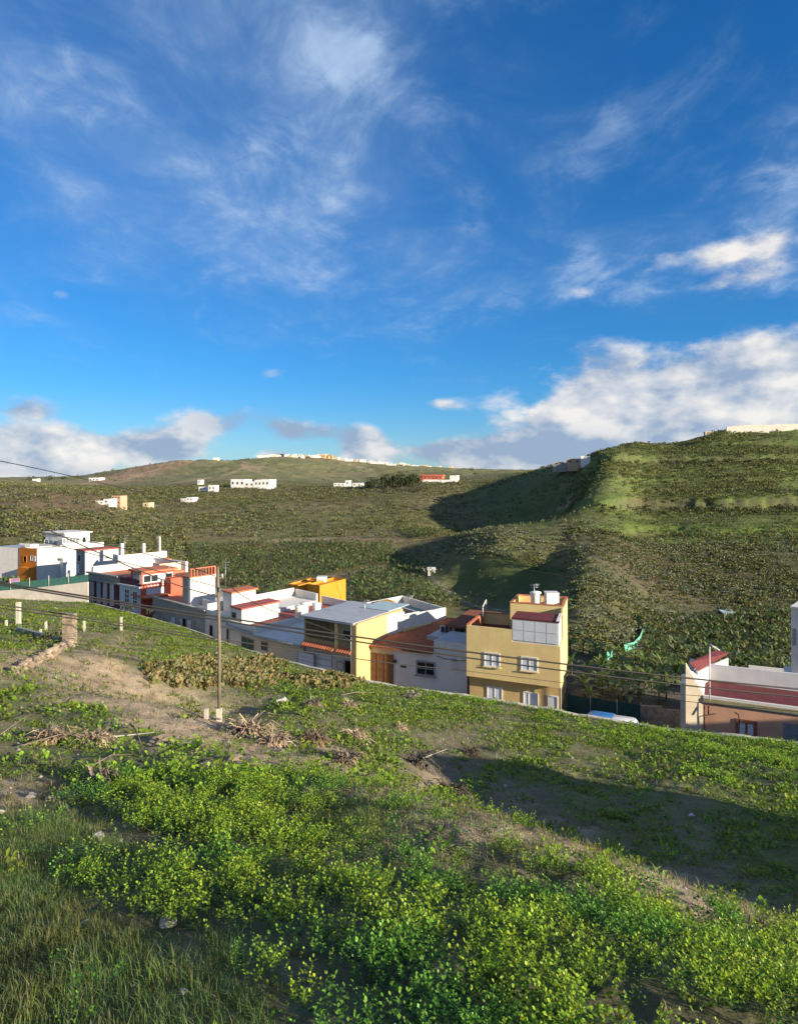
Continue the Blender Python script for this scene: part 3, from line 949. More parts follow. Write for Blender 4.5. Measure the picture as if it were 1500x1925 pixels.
    def tiles(s, name, a0, a1, b0, b1, z0, z1, mat, pitch=0.34, parent=None, amp=0.05, thick=0.1):
        """ribbed clay roof: half-round rows running down the slope, in courses"""
        n = max(4, int(round(s.L * (a1 - a0) / pitch)))
        nb = max(2, int(round(s.Dp * (b1 - b0) / 0.45)))
        V_, F_ = [], []
        per = 4
        for j in range(nb):
            for e in (0, 1):
                bb = b0 + (b1 - b0) * (j + e) / nb
                lift = 0.035 * (1 - e)
                for i in range(n * per + 1):
                    aa = a0 + (a1 - a0) * i / (n * per)
                    z = z0 + (z1 - z0) * (bb - b0) / (b1 - b0) + amp * abs(sin(pi * i / per)) + lift
                    V_.append(s.P(aa, bb, z))
        w = n * per + 1
        for r in range(nb * 2 - 1):
            for i in range(w - 1):
                F_.append((r * w + i, r * w + i + 1, (r + 1) * w + i + 1, (r + 1) * w + i))
        mb = MB(); mb.v = V_; mb.f = F_; mb.sm = [False] * len(F_)
        # closed underside
        mb.hexa([s.P(a0, b0, z0 - thick), s.P(a1, b0, z0 - thick), s.P(a1, b1, z1 - thick), s.P(a0, b1, z1 - thick), s.P(a0, b0, z0), s.P(a1, b0, z0), s.P(a1, b1, z1), s.P(a0, b1, z1)])
        return mb.build(name, mat, parent or s.root, s.org)


def tank(x, y, z, r, h, label, square=False):
    t = empty('water_tank', (x, y, z), label, 'water tank', 'water tanks on the roofs')
    if square:
        MB().box(-r, r, -r, r, 0, h).build('body', M_plastic, t)
        MB().box(-r - .04, r + .04, -r - .04, r + .04, h + .003, h + .07).build('lid', M_plastic, t)
    else:
        MB().lathe([(r * .78, 0), (r * .8, .02), (r * .97, h * .93), (r * .97, h * .95)], 0, 0, 18).build('body', M_plastic, t)
        MB().lathe([(r * 1.06, h * .952), (r * 1.06, h * 1.0), (r * .9, h * 1.05), (r * .15, h * 1.10)], 0, 0, 18).build('lid', M_plastic, t)
    return t


def wall_down(h, a0, a1, b0, b1, z1, mat, name='wall'):
    return h.box(name, a0, a1, b0, b1, STREET_Z - .4, z1, mat)


Z0 = STREET_Z
GRP = 'houses along the street'

# ---- the tall yellow house
h = House('yellow_house', 'tall yellow house with white shutters and a roof tower carrying water tanks', 'house', W2(877, 64.0), W2(1053, 60.3), W2(1067, 69.0), W2(914, 71.5), GRP)
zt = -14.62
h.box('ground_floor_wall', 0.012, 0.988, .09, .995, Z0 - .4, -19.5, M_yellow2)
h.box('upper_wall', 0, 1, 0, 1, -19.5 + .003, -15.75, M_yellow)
h.box('roof_terrace_floor', .02, .985, .02, .98, -15.748, -15.70, M_wine)
h.box('front_parapet', 0, .5, 0, .022, -15.75, zt, M_yellow)
h.box('parapet', 0, .022, .025, .74, -15.747, zt - .003, M_yellow)
h.box('parapet', 0, .40, .745, .77, -15.744, zt + .02, M_yellow)
h.box('coping', -.006, .028, .03, .78, zt + .003, zt + .08, M_coral)
h.box('coping', .03, .40, .74, .78, zt + .023, zt + .10, M_coral)
h.box('inner_parapet_face', .024, .03, .03, .735, -15.69, zt - .01, M_coral)
h.box('roof_room_wall', .5, .985, .006, .34, -15.745, -13.62, M_white)
h.box('roof_room_roof', .495, .99, .0, .36, -13.617, -13.46, M_wine)
h.box('roof_edge_trim', .96, .992, -.008, .365, -13.457, -13.36, M_white)
h.box('tower_wall', .40, .998, .46, .998, -15.742, -13.6, M_yellow)
h.parapet(.40, .998, .46, .998, -13.597, -12.85, M_yellow, t=.2, cap=M_coral, name='tower_parapet')
h.box('tower_floor', .425, .975, .49, .97, -13.595, -13.55, M_coral)
h.box('side_parapet', .978, 1.0, .365, .458, -15.74, -13.0, M_yellow)
mb = MB()
for i in range(4):                       # white panels of the roof room
    a0, a1 = .505 + i * .1185, .505 + (i + 1) * .1185 - .006
    for j in range(2):
        z0p = -15.55 + j * .95
        mbp = MB(); h.hx(mbp, a0, a1, -.001, .004, z0p, z0p + .9); mbp.build('wall_panel', M_shut, h.root, h.org)
for r in ((912, 1229, 938, 1252), (981, 1237, 1009, 1260)):
    h.opening('window', r, M_alu, M_shut, 2, 1, fw=.09, sill=M_yellow, panename='shutter')
Ql = h.line('front', .09 * h.Dp)
h.opening('window', (917, 1293, 943, 1318), M_alu, M_shut, 2, 1, Q=Ql, fw=.08, panename='shutter')
h.opening('garage_door', (985, 1303, 1011, 1330), M_alu, M_shut, 3, 1, Q=Ql, fw=.06, panename='door_leaf')
h.opening('front_door', (1031, 1310, 1047, 1342), M_alu, M_blueish, 1, 1, Q=Ql, fw=.10, panename='door_leaf')
for (px, py, px2, py2) in ((896, 1252, 907, 1249), (932, 1256, 944, 1252), (964, 1262, 976, 1257), (1003, 1265, 1014, 1261)):
    A = W(px, 62.6, py); B = W(px2, 62.2, py2); MB().tube([A, B], .025, 5).build('clothes_rail', M_black, h.root, h.org)
mb = MB(); p1 = h.xy(.06, .55); p2 = h.xy(.06, .72)
mb.tube([(*p1, zt), (*p1, zt + 1.0), (p2[0], p2[1], zt + 1.45), (p2[0], p2[1], zt)], .05, 6)
mb.build('roof_handrail', M_alu, h.root, h.org)
mb = MB(); pd = h.xy(1.004, .03)
mb.tube([(pd[0], pd[1], Z0), (pd[0], pd[1], -16)], .05, 6); mb.build('drainpipe', M_cream, h.root, h.org)
p = h.xy(.66, .66); tank(p[0], p[1], -13.55, .55, 1.55, 'round white water tank on top of the yellow tower')
p = h.xy(.84, .70); tank(p[0], p[1], -13.55, .62, 1.55, 'square white water tank on top of the yellow tower', True)

# ---- white house with the long clay roof, left of the yellow house
FL, FR = W2(739, 69.2), W2(878, 65.8)
h = House('white_house', 'low white house under a long clay tile roof beside the tall yellow house', 'house', FL, FR, add2(FR, (.40, .917), 13), add2(FL, (.5, .866), 13), GRP)
wall_down(h, 0, 1, 0, 1, -18.25, M_blueish)
h.box('parapet', .56, .995, .0 + .004, .36, -18.247, -16.95, M_blueish)
h.box('flat_roof', .575, .985, .02, .345, -16.947, -16.90, M_sheet)
h.tiles('tile_roof', -.44, .56, -.03, .93, -18.17, -17.25, M_tile)
h.box('flat_roof', .28, .56, .25, .55, -17.98, -17.35, M_sheet)
h.box('rear_room_wall', .53, 1.0, .42, .88, -18.244, -16.5, M_cream)
h.tiles('rear_tile_roof', .47, 1.04, .36, .92, -16.45, -16.05, M_tile2, amp=.04)
Qr = (h.xy(.53, .415), h.xy(1, .415))
h.opening('window', (829, 1178, 851, 1200), M_alu, M_glass, 3, 1, Q=Qr, fw=.06)
h.opening('window', (856, 1180, 873, 1198), M_gframe, M_glass, 2, 1, Q=Qr, fw=.05)
h.opening('window', (785, 1246, 816, 1268), M_gframe, M_glass, 2, 2, fw=.16, sill=M_gframe)
h.box('meter_box', .015, .045, -.012, 0, -19.75, -19.35, M_black)
h.box('name_plate', .11, .185, -.006, 0, -20.05, -19.88, M_black)
h.box('garage_wall', -.44, -.003, .0, .7, Z0 - .4, -18.35, M_cream)
h.box('pillar', -.44, -.36, -.02, -.001, Z0 - .4, -18.33, M_white2)
h.opening('garage_gate', (696, 1230, 738, 1288), M_wood, M_wood, 3, 2, Q=(h.xy(-.44, -.003), h.xy(0, -.003)), fw=.07, panename='gate_panel')
mb = MB(); mb.tube([h.P(.62, -.03, -18.35), h.P(.75, -.05, -18.45), h.P(.9, -.05, -18.48), h.P(1.0, -.03, -18.46)], .04, 5)
mb.build('wall_cable', M_black, h.root, h.org)
mb = MB(); mb.lathe([(.02, 0), (.35, .09), (.34, .12)], *h.xy(.84, -.03), 10, -18.6); mb.build('wall_lamp', M_gframe, h.root, h.org)

# ---- grey and yellow two-storey house
FL, FR = W2(570, 72.4), W2(668, 68.4)
d = (.52, .854)
h = House('grey_yellow_house', 'two-storey house with grey boarded front, yellow corners and flat grey roof', 'house', FL, FR, add2(FR, d, 9), add2(FL, d, 9), GRP)
wall_down(h, 0, 1.0, .05, 1, -18.55, M_white2)
h.box('upper_wall', .0, .997, .02, 1, -18.547, -15.62, M_conc_y)
h.box('side_wall', .997, 1.04, .0, 1, Z0 - .4, -15.45, M_yellow2)
h.box('corner_pillar', .62, .67, -.005, .06, -18.9, -15.63, M_yellow)
h.box('corner_pillar', .945, 1.035, -.02, -.001, Z0 - .4, -15.55, M_yellow2)
h.box('roof', -.03, .995, -.04, 1.02, -15.617, -15.38, M_sheet)
h.box('roof', .45, 1.0, .72, 1.22, -15.377, -15.30, M_sky_roof)
for i in range(4):
    t0 = 577 + i * 13.6
    h.opening('shutter', (t0, 1166 + i * 2.2, t0 + 12, 1197 + i * 2.6), M_board, M_board, 1, 1, Q=h.line('front', .02 * h.Dp), fw=.05, panename='board')
h.opening('window', (646, 1186, 660, 1201), M_gframe, M_glass, 1, 1, Q=h.line('front', .02 * h.Dp), fw=.12, sill=M_conc)
h.tiles('eave_tiles', -.0, .62, -.06, .045, -18.62, -18.1, M_coral, amp=.04, thick=.06)
h.tiles('eave_tiles', .67, .945, -.06, .045, -18.62, -18.1, M_coral, amp=.04, thick=.06)
Qg = h.line('front', .05 * h.Dp)
h.opening('front_door', (649, 1243, 660, 1275), M_conc, M_dark, 1, 1, Q=Qg, fw=.12, panename='door_leaf')
h.opening('garage_door', (592, 1228, 624, 1262), M_gframe, M_shut, 1, 3, Q=Qg, fw=.06, panename='door_leaf')
h.opening('side_window', (634, 1245, 645, 1258), M_conc, M_cream, 1, 1, Q=Qg, fw=.08)
mb = MB(); mb.tube([h.P(.985, -.07, -15.0), h.P(.985, -.07, Z0)], .03, 5)
mb.build('mast', M_steel, h.root, h.org)

# ---- white roof-terrace house behind it
h = House('terrace_house', 'white house with walled roof terraces behind the flat grey roof', 'house', W2(655, 80.0), W2(724, 72.9), W2(838, 79.0), W2(757, 87.0), GRP)
wall_down(h, 0, 1, 0, 1, -17.0, M_white)
h.box('terrace_floor', .02, .98, .02, .98, -16.997, -16.95, M_green_roof)
h.box('parapet', .975, 1.0, .0, .30, -16.994, -15.55, M_white)
h.box('parapet', .975, 1.0, .303, .55, -16.994, -15.85, M_white)
h.box('parapet', .975, 1.0, .553, 1.0, -16.994, -15.95, M_white)
h.box('parapet', .0, .972, .978, 1.0, -16.992, -16.0, M_white)
h.box('parapet', .0, .025, .0, .975, -16.991, -15.95, M_white)
h.box('parapet', .03, .972, .0, .02, -16.990, -15.9, M_white)
h.box('partition_wall', .60, .975, .55, .57, -16.95, -16.0, M_white)
h.box('yellow_plinth', 1.001, 1.03, .28, .72, -19.5, -17.35, M_yellow)
h.box('roof_room', .12, .32, .42, .62, -16.95, -15.75, M_ochre)
# ---- orange house at the plantation's edge
h = House('orange_house', 'bright orange house of two blocks at the edge of the plantation', 'house', W2(541, 106), W2(601, 102), W2(650, 108.5), W2(590, 113))
wall_down(h, 0, .34, 0, .86, -17.85, M_ochre)
wall_down(h, .34, .62, .25, .86, -19.2, M_ochre)
wall_down(h, .62, 1, 0, 1, -17.55, M_ochre)
h.parapet(0, .34, 0, .86, -17.85, -17.6, M_ochre, t=.2)
h.parapet(.62, 1, 0, 1, -17.55, -17.2, M_ochre, t=.2)
h.box('roof', .36, .62, .3, .84, -19.19, -18.9, M_conc)
mb = MB()
for i in range(7):
    h.hx(mb, .37 + i * .03, .40 + i * .03, .05, .22, -22.5, -21.8 + i * .42)
mb.build('outside_stair', M_ochre, h.root, h.org)
p = h.xy(.56, .62); tank(p[0], p[1], -18.9, .75, 2.1, 'pale square water tank on the bright orange house', True)

# ---- long flat white roof
FL, FR = W2(478, 77.6), W2(570, 72.6)
d = (.60, .80)
h = House('white_flat_roof_house', 'cream house with a wide flat white roof, left of the grey boarded house', 'house', FL, FR, add2(FR, d, 15), add2(FL, d, 17.5), GRP)
wall_down(h, 0, 1, 0, 1, -18.85, M_cream)
h.box('roof', .0, 1, -.015, 1, -18.847, -18.66, M_white)
h.box('parapet', -.005, .035, .0, 1, -18.657, -17.95, M_white)
h.box('parapet', .04, 1, .975, 1, -18.655, -17.95, M_white)
h.box('cornice', -.01, 1.0, -.028, -.002, -18.98, -18.80, M_conc)
h.opening('garage_door', (560, 1228, 590, 1258), M_conc, M_shut, 1, 4, fw=.07, panename='door_leaf')
h.opening('window', (492, 1208, 503, 1222), M_gframe, M_glass, 2, 1, fw=.08)

# ---- house with the red roof and stair block
FL, FR = W2(428, 82.2), W2(478, 77.8)
h = House('red_roof_terrace_house', 'white house with a red terrace, a white stair block and three water tanks', 'house', FL, FR, add2(FR, d, 17), add2(FL, d, 17), GRP)
wall_down(h, 0, 1, 0, 1, -18.65, M_white2)
h.box('terrace_floor', .02, .98, .02, .98, -18.647, -18.60, M_redroof)
h.box('front_parapet', 0, 1, 0, .012, -18.644, -18.05, M_white)
h.box('parapet', .0, .98, .985, 1, -18.642, -17.6, M_white)
h.box('stair_block_wall', .02, .42, .03, .38, -18.60, -16.6, M_white)
h.box('stair_block_roof', .0, .44, .02, .395, -16.597, -16.4, M_redroof)
h.opening('window', (437, 1152, 444, 1161), M_gframe, M_glass, 1, 1, Q=h.line('front', .03 * h.Dp), fw=.06)
h.opening('garage_door', (414, 1181, 430, 1212), M_conc, M_dark, 1, 1, fw=.12, panename='door_leaf')
h.opening('green_garage_door', (455, 1200, 477, 1228), M_conc, M_door_g, 2, 1, fw=.10, panename='door_leaf')
h.box('eave', -.02, 1.0, -.03, -.002, -18.95, -18.70, M_conc)
for (a, b, lab, r) in ((.62, .60, 'round white water tank nearest the white stair block', .62), (.78, .50, 'round white water tank in the middle of the red terrace row', .68), (.86, .66, 'round white water tank farthest along the red terrace', .62)):
    p = h.xy(a, b); tank(p[0], p[1], -18.6, r, 1.5, lab)

# ---- white house with orange roofed back room (behind the wooden pole)
FL, FR = W2(388, 86.6), W2(428, 82.4)
h = House('white_terrace_house', 'white house with a small orange-roofed back room behind the wooden pole', 'house', FL, FR, add2(FR, d, 16), add2(FL, d, 16), GRP)
wall_down(h, 0, 1, 0, 1, -18.2, M_white)
h.box('front_wall', 0, 1, -.012, -.001, Z0 - .4, -18.35, M_white2)
h.box('parapet', .0, .05, .0, .97, -18.197, -17.0, M_white)
h.box('parapet', .055, 1, .98, 1, -18.197, -17.2, M_white)
h.box('front_parapet', .055, 1.0, .0, .015, -18.197, -17.7, M_white)
h.box('back_room_wall', .08, .5, .15, .40, -18.19, -15.65, M_white)
h.box('back_room_roof', .04, .54, .14, .42, -15.647, -15.45, M_coral)
h.opening('front_door', (395, 1176, 400, 1199), M_conc, M_dark, 1, 1, Q=h.line('front', -.012 * h.Dp), fw=.1, panename='door_leaf')
p = h.xy(.72, .12); tank(p[0], p[1], -18.19, .5, 1.1, 'round white tank on the roof right behind the wooden pole')
mb = MB(); c = h.xy(.3, .3)
for k in range(10):
    a = 2 * pi * k / 10
MB().lathe([(.02, 0), (.28, .06), (.5, .2), (.52, .22)], c[0], c[1], 14, -16.9).build('satellite_dish', M_plastic, h.root, h.org)
MB().tube([(c[0], c[1], -18.2), (c[0], c[1], -16.85)], .035, 5).build('dish_mast', M_steel, h.root, h.org)

# ---- long grey house with the red-railed white block
FL, FR = W2(287, 97), W2(388, 86.8)
d = (.62, .785)
h = House('long_grey_house', 'long low grey house with a red-railed white block on its roof', 'house', FL, FR, add2(FR, d, 12), add2(FL, d, 12), GRP)
wall_down(h, 0, 1, 0, 1, -18.4, M_grey)
h.box('front_parapet', .0, 1, .0, .02, -18.397, -17.85, M_grey)
h.box('terrace_floor', .01, .45, .02, .6, -18.39, -18.33, M_coral)
h.box('flat_roof', .45, .99, .02, .98, -18.39, -18.28, M_white2)
h.box('cornice', -.005, 1.005, -.03, -.002, -17.99, -17.80, M_conc)
h.box('low_wall', .66, .97, .20, .22, -18.28, -17.4, M_white)
h.box('roof_block_wall', .50, .60, .06, .40, -18.28, -14.35, M_grey)
h.box('roof_block_side', .60, .64, .06, .40, -18.28, -14.34, M_white)
h.box('roof_block_roof', .49, .645, .05, .41, -14.337, -14.2, M_coral)
mb = MB()
for i in range(9):
    b = .07 + i * .040
    h.hx(mb, .628, .64, b, b + .010, -14.2, -13.2)
h.hx(mb, .625, .643, .06, .40, -13.197, -13.08); h.hx(mb, .5, .643, .40, .41, -14.2, -13.1)
mb.build('railing', M_coral, h.root, h.org)
for r in ((322, 1160, 330, 1176), (339, 1162, 343, 1180), (352, 1166, 360, 1186)):
    h.opening('window', r, M_gframe, M_shut, 1, 2, fw=.07)
h.opening('front_door', (344, 1163, 350, 1190), M_conc, M_dark, 1, 1, fw=.08, panename='door_leaf')
h.opening('garage_door', (366, 1165, 388, 1200), M_conc, M_conc, 1, 1, fw=.1, panename='door_leaf')
mb = MB(); q = h.xy(.66, .2); mb.tube([(q[0], q[1], -18.3), (q[0], q[1], -13.2)], .03, 5); mb.build('antenna_mast', M_steel, h.root, h.org)

# ---- red house with white windows
FL, FR = W2(246, 102), W2(266, 99.6)
d = (.68, .733)
h = House('red_house', 'red two-storey house with a band of white windows and a red flat roof', 'house', FL, FR, add2(FR, d, 5.4), add2(FL, d, 5.4), GRP)
wall_down(h, 0, 1, 0, 1, -14.95, M_red)
h.box('roof', -.12, 1.15, -.05, 1.05, -14.947, -14.65, M_coral)
h.box('balcony_slab', .0, 1.5, -.06, .96, -18.6, -18.35, M_coral)
Qs = h.line('right')
h.opening('window_band', (270, 1080, 323, 1092), M_alu, M_glass2, 4, 1, Q=Qs, fw=.14, proud=.1, pane_mats=[M_glass, M_glass, M_shut, M_glass])
h.opening('balustrade', (276, 1096, 321, 1099), M_alu, M_red, 6, 1, Q=Qs, fw=.07, proud=.1, panename='panel')
h.opening('lower_panel', (276, 1105, 320, 1119), M_white, M_shut, 2, 1, Q=Qs, fw=.08, panename='panel')
h.opening('window', (252, 1077, 264, 1096), M_alu, M_glass2, 2, 1, fw=.06)
h.box('side_annex_wall', 1.02, 1.5, .70, 1.1, -21, -16.0, M_red)

# ---- old town house: maroon part and pale part
FL, FR = W2(166, 108.2), W2(225, 103.2)
d = (.64, .768)
h = House('maroon_house', 'old dark maroon house with tall pale shutters and an orange roof terrace', 'house', FL, FR, add2(FR, d, 12), add2(FL, d, 12), GRP)
wall_down(h, 0, 1, 0, 1, -17.0, M_maroon)
h.box('front_parapet', .0, 1, 0, .03, -16.997, -15.95, M_grey)
h.box('cornice', -.01, 1.0, -.03, -.001, -17.25, -17.0, M_conc)
h.box('cornice', -.01, 1.0, -.035, -.002, -16.15, -15.9, M_conc)
h.box('roof_terrace', .05, .98, .04, .98, -16.99, -16.3, M_coral)
h.box('rear_wall', .0, 1, .96, 1, -16.98, -14.9, M_white)
h.box('side_wall', -.02, .04, .05, .96, -16.98, -15.2, M_white)
for x in (170, 182.5, 194.5, 207.5):
    h.opening('tall_shutter', (x, 1094 + (x - 170) * .12, x + 6.5, 1134 + (x - 170) * .1), M_grey, M_shut if x != 194.5 else M_blueish, 2, 1, fw=.12, panename='leaf')
FL, FR = W2(225.5, 103.1), W2(265.5, 99.7)
h = House('pale_house', 'old pale grey house with two tall dark windows next to the red house', 'house', FL, FR, add2(FR, d, 12), add2(FL, d, 12), GRP)
wall_down(h, 0, 1, 0, 1, -17.0, M_blueish)
h.box('front_parapet', .0, 1, 0, .03, -16.997, -16.1, M_maroon)
h.box('cornice', -.0, 1.01, -.03, -.001, -17.25, -17.0, M_blueish)
h.box('roof', .02, .98, .04, .98, -16.99, -16.6, M_tile2)
for x in (235.5, 250.5):
    h.opening('tall_window', (x, 1108 + (x - 235) * .28, x + 7.5, 1133 + (x - 235) * .2), M_alu, M_glass, 2, 3, fw=.16)
h.opening('window', (221.5 + 5, 1104, 231, 1130), M_alu, M_shut, 1, 2, fw=.12)

# ---- houses of the row behind
d = (.68, .733)


def simple(name, label, pxl, Dl, pxr, Dr, dep, ztop, wall, roof, side=None, group='houses stepping up at the left', para=.5, dd=d):
    FL, FR = W2(pxl, Dl), W2(pxr, Dr)
    h = House(name, label, 'house', FL, FR, add2(FR, dd, dep), add2(FL, dd, dep), group)
    wall_down(h, 0, .96, 0, 1, ztop - para, wall)
    h.box('side_wall', .96, 1.0, 0, 1, Z0 - .4, ztop, side or wall)
    h.box('front_parapet', 0, .957, 0, .04, ztop - para + .003, ztop - .003, wall)
    h.box('parapet', 0, .957, .96, 1, ztop - para + .003, ztop - .003, side or wall)
    h.box('roof', .03, .955, .045, .955, ztop - para + .004, ztop - para + .06, roof)
    return h


h = simple('white_cube_house', 'tall white cube house with a red roof and front coloured grey as shade', 143, 121, 160, 118.5, 6, -13.9, M_grey, M_redroof, M_white, para=.25)  # white house: its front wall is coloured grey to stand for shade
h.box('roof_edge', -.05, 1.05, -.03, 1.03, -13.897, -13.7, M_redroof)
h.opening('window', (147, 1043, 152, 1055), M_alu, M_glass, 1, 1, fw=.1)
h.opening('door', (144, 1062, 149, 1076), M_alu, M_shut, 1, 1, fw=.1, panename='door_leaf')
h = simple('white_long_house', 'long white house with an orange lean-to roof behind the old maroon house', 212, 117, 222, 115, 9, -14.2, M_white2, M_coral, M_white, para=.3)
h.box('lean_to_wall', 1.003, 1.9, .1, .95, -20, -16.2, M_white)
h.box('lean_to_roof', 1.003, 1.95, .08, .98, -16.197, -15.9, M_coral, z1b=-15.3)
h.box('chimney', .3, .6, .1, .16, -14.5, -12.3, M_white)
h.box('chimney', .3, .55, .55, .60, -14.5, -12.6, M_white)
h.box('chimney', .3, .5, .9, .93, -14.5, -11.6, M_white)
h = simple('glazed_white_house', 'modern white house with a glazed top storey at the head of the street', 60, 142, 113, 137.5, 9, -14.9, M_white, M_white2, M_white, para=.4)
h.box('lower_block_wall', .25, 1.5, -.25, -.003, Z0, -17.2, M_blueish)
h.box('lower_block_roof', .2, 1.55, -.30, .0, -17.197, -16.9, M_white)
for i, r in enumerate(((77, 1066, 84, 1069), (91, 1067, 98, 1071))):
    h.opening('window', r, M_gframe, M_glass, 1, 1, Q=(h.xy(.25, -.253), h.xy(1.5, -.253)), fw=.05)
h.box('top_storey_wall', .30, .98, .12, .68, -15.0, -12.6, M_white)
h.box('top_storey_roof', .26, 1.02, .08, .72, -12.597, -12.35, M_white)
Qt = (h.xy(.30, .12), h.xy(.98, .12))
h.opening('window_band', (84, 1016, 108, 1024), M_alu, M_glass2, 3, 1, Q=Qt, fw=.1)
Qt2 = (h.xy(.98, .12), h.xy(.98, .68))
h.opening('window_band', (118, 1012, 148, 1021), M_alu, M_glass2, 5, 1, Q=Qt2, fw=.12)
h.opening('window', (155, 1010, 161, 1020), M_alu, M_glass, 1, 1, Q=Qt2, fw=.1)
h = simple('orange_front_house', 'small house with a vivid orange front between white walls', 36, 134, 70, 131.2, 7, -14.9, M_orange, M_cream, M_white, para=.4)
h.box('porch_wall', .35, .9, -.2, -.003, Z0, -18.6, M_orange)
h.opening('door', (44, 1046, 50, 1056), M_orange, M_dark, 1, 1, fw=.1, panename='door_leaf')
h.opening('window', (58, 1046, 66, 1054), M_alu, M_glass2, 2, 1, fw=.1)
h = simple('white_blank_house', 'plain blank white house wall at the left edge of the picture', -40, 138, 36, 134.2, 8, -15.1, M_white, M_sheet, M_white, para=.3)
h.box('roof_dome', .72, .86, .4, .6, -15.4, -14.7, M_white)
h = simple('low_pale_house', 'low pale house with flat roof just behind the red house', 287, 112, 300, 110, 4, -15.0, M_cream, M_redroof, M_cream, para=.2)

# ---- right-hand side: salmon house and the white neighbour
A, B, C = W2(1289, 54.9), W2(1322, 54.7), W2(1530, 51.4)
d = (.44, .898)
h = House('salmon_house', 'low salmon-pink house with cream side and wine-red roof terrace at the right', 'house', B, C, add2(C, d, 9), add2(B, d, 9), GRP)
wall_down(h, 0, 1, 0, 1, -18.95, M_salmon)
h.box('terrace_floor', .0, 1, .02, 1, -18.947, -18.86, M_wine)
h.box('front_parapet', -.002, 1, -.012, .018, -18.85, -18.25, M_white)
h.box('cornice', -.0, 1, -.02, -.013, -18.75, -18.45, M_conc_y)
h.box('parapet', .0, 1, .72, .75, -18.85, -17.35, M_blueish)
h.box('parapet', .45, .8, .757, .78, -18.85, -17.15, M_white)
h.box('brick_edge', -.0, .016, -.025, -.0205, Z0 - .3, -18.8, M_brickred)
e2 = 3.2
mb = MB()
P0, P1 = A, B
mb.hexa([(P0[0], P0[1], Z0 - .4), (P1[0], P1[1], Z0 - .4), (*add2(P1, d, .4), Z0 - .4), (*add2(P0, d, .4), Z0 - .4),
         (P0[0], P0[1], -15.75), (P1[0], P1[1], -18.2), (*add2(P1, d, .4), -18.2), (*add2(P0, d, .4), -15.75)])
mb.build('gable_wall', M_cream, h.root, h.org)
S0, S1 = W2(1279, 55.6), W2(1289, 55.5)
mb = MB(); mb.hexa([(*S0, Z0 - .4), (*S1, Z0 - .4), (*add2(S1, d, 3), Z0 - .4), (*add2(S0, d, 3), Z0 - .4), (*S0, -17.6), (*S1, -17.5), (*add2(S1, d, 3), -17.5), (*add2(S0, d, 3), -17.6)])
mb.build('side_buttress', M_white2, h.root, h.org)
mb = MB()
a2 = add2(A, d, .41); b2 = add2(B, d, .41)
mb.hexa([(*a2, Z0), (*b2, Z0), (*add2(b2, d, 8), Z0), (*add2(a2, d, 8), Z0), (*a2, -17.3), (*b2, -18.4), (*add2(b2, d, 8), -18.2), (*add2(a2, d, 8), -17.3)])
mb.build('side_room', M_blueish, h.root, h.org)
mb = MB()
r0 = add2(A, d, 3.0); r1 = add2(A, (d[0] + .35, d[1]), 9.5)
A3 = W(1297, 58.5, 1248); B3 = W(1348, 64, 1224); C3 = W(1369, 64, 1230); D3 = W(1312, 58.5, 1262)
mb.hexa([A3, D3, C3, B3] + [(p_[0], p_[1], p_[2] + .12) for p_ in (A3, D3, C3, B3)])
mb.build('red_lean_to_roof', M_wine, h.root, h.org)
D4 = W(1312, 58.6, 1263); C4 = W(1369, 63.9, 1238)
mb = MB(); mb.hexa([(D4[0], D4[1], -19), (C4[0], C4[1], -19), (C4[0] + .1, C4[1] + .3, -19), (D4[0] - .1, D4[1] + .3, -19), D4, C4, (C4[0] + .1, C4[1] + .3, C4[2]), (D4[0] - .1, D4[1] + .3, D4[2])])
mb.build('lean_to_wall', M_white, h.root, h.org)
h.opening('window', (1390, 1360, 1416, 1384), M_brickred, M_shut, 2, 1, fw=.28, sill=M_brickred, panename='shutter')
h.opening('window', (1476, 1364, 1500, 1392), M_gframe, M_glass2, 2, 2, fw=.14)
mb = MB(); mb.tube([h.P(.30, -.03, -19.25), h.P(.33, -.07, -19.25), h.P(.34, -.07, -19.9)], .05, 6); mb.build('wall_lamp', M_black, h.root, h.org)
mb = MB(); mb.tube([h.P(.05, -.03, -19.0), h.P(.05, -.05, -19.6)], .06, 6); mb.build('cable_clamp', M_black, h.root, h.org)

FL, FR = W2(1487, 64), W2(1640, 60)
d = (.66, .751)
h = House('white_tall_house', 'tall plain white house cut by the right edge of the picture', 'house', FL, FR, add2(FR, d, 9), add2(FL, d, 9), GRP)
wall_down(h, 0, 1, 0, 1, -12.95, M_blueish)
h.box('coping', -.01, 1.01, -.01, 1.01, -12.947, -12.8, M_white)
h.box('window_box', .02, .06, -.012, -.001, -16.5, -14.9, M_gframe)
h.box('low_wing_wall', -.16, -.003, -.2, .3, Z0, -19.3, M_white)

# ---- unseen houses added past the right edge, shaped to throw the long field shadow
for (nm, lab, x0, y0, x1, y1, zb, zt_) in (
        ('shadow_caster_house', 'unseen white house added beyond the right edge to shade the field', 26, 2, 36, 14, -13, -5.4),
        ('shadow_caster_house', 'unseen cream house added beyond the right edge to shade the salmon house', 55, 18, 70, 32.8, -22, -10.6)):
    hh = House(nm, lab, 'house', (x0, y0), (x1, y0), (x1, y1), (x0, y1), 'unseen houses added to cast shadow')
    hh.box('wall', 0, 1, 0, 1, zb, zt_, M_white if x0 < 50 else M_cream)
    hh.parapet(0, 1, 0, 1, zt_ + .003, zt_ + .7, M_white, t=.2)
    hh.box('door', .4, .5, -.004, -.001, zb + 3, zb + 5.1, M_wood)

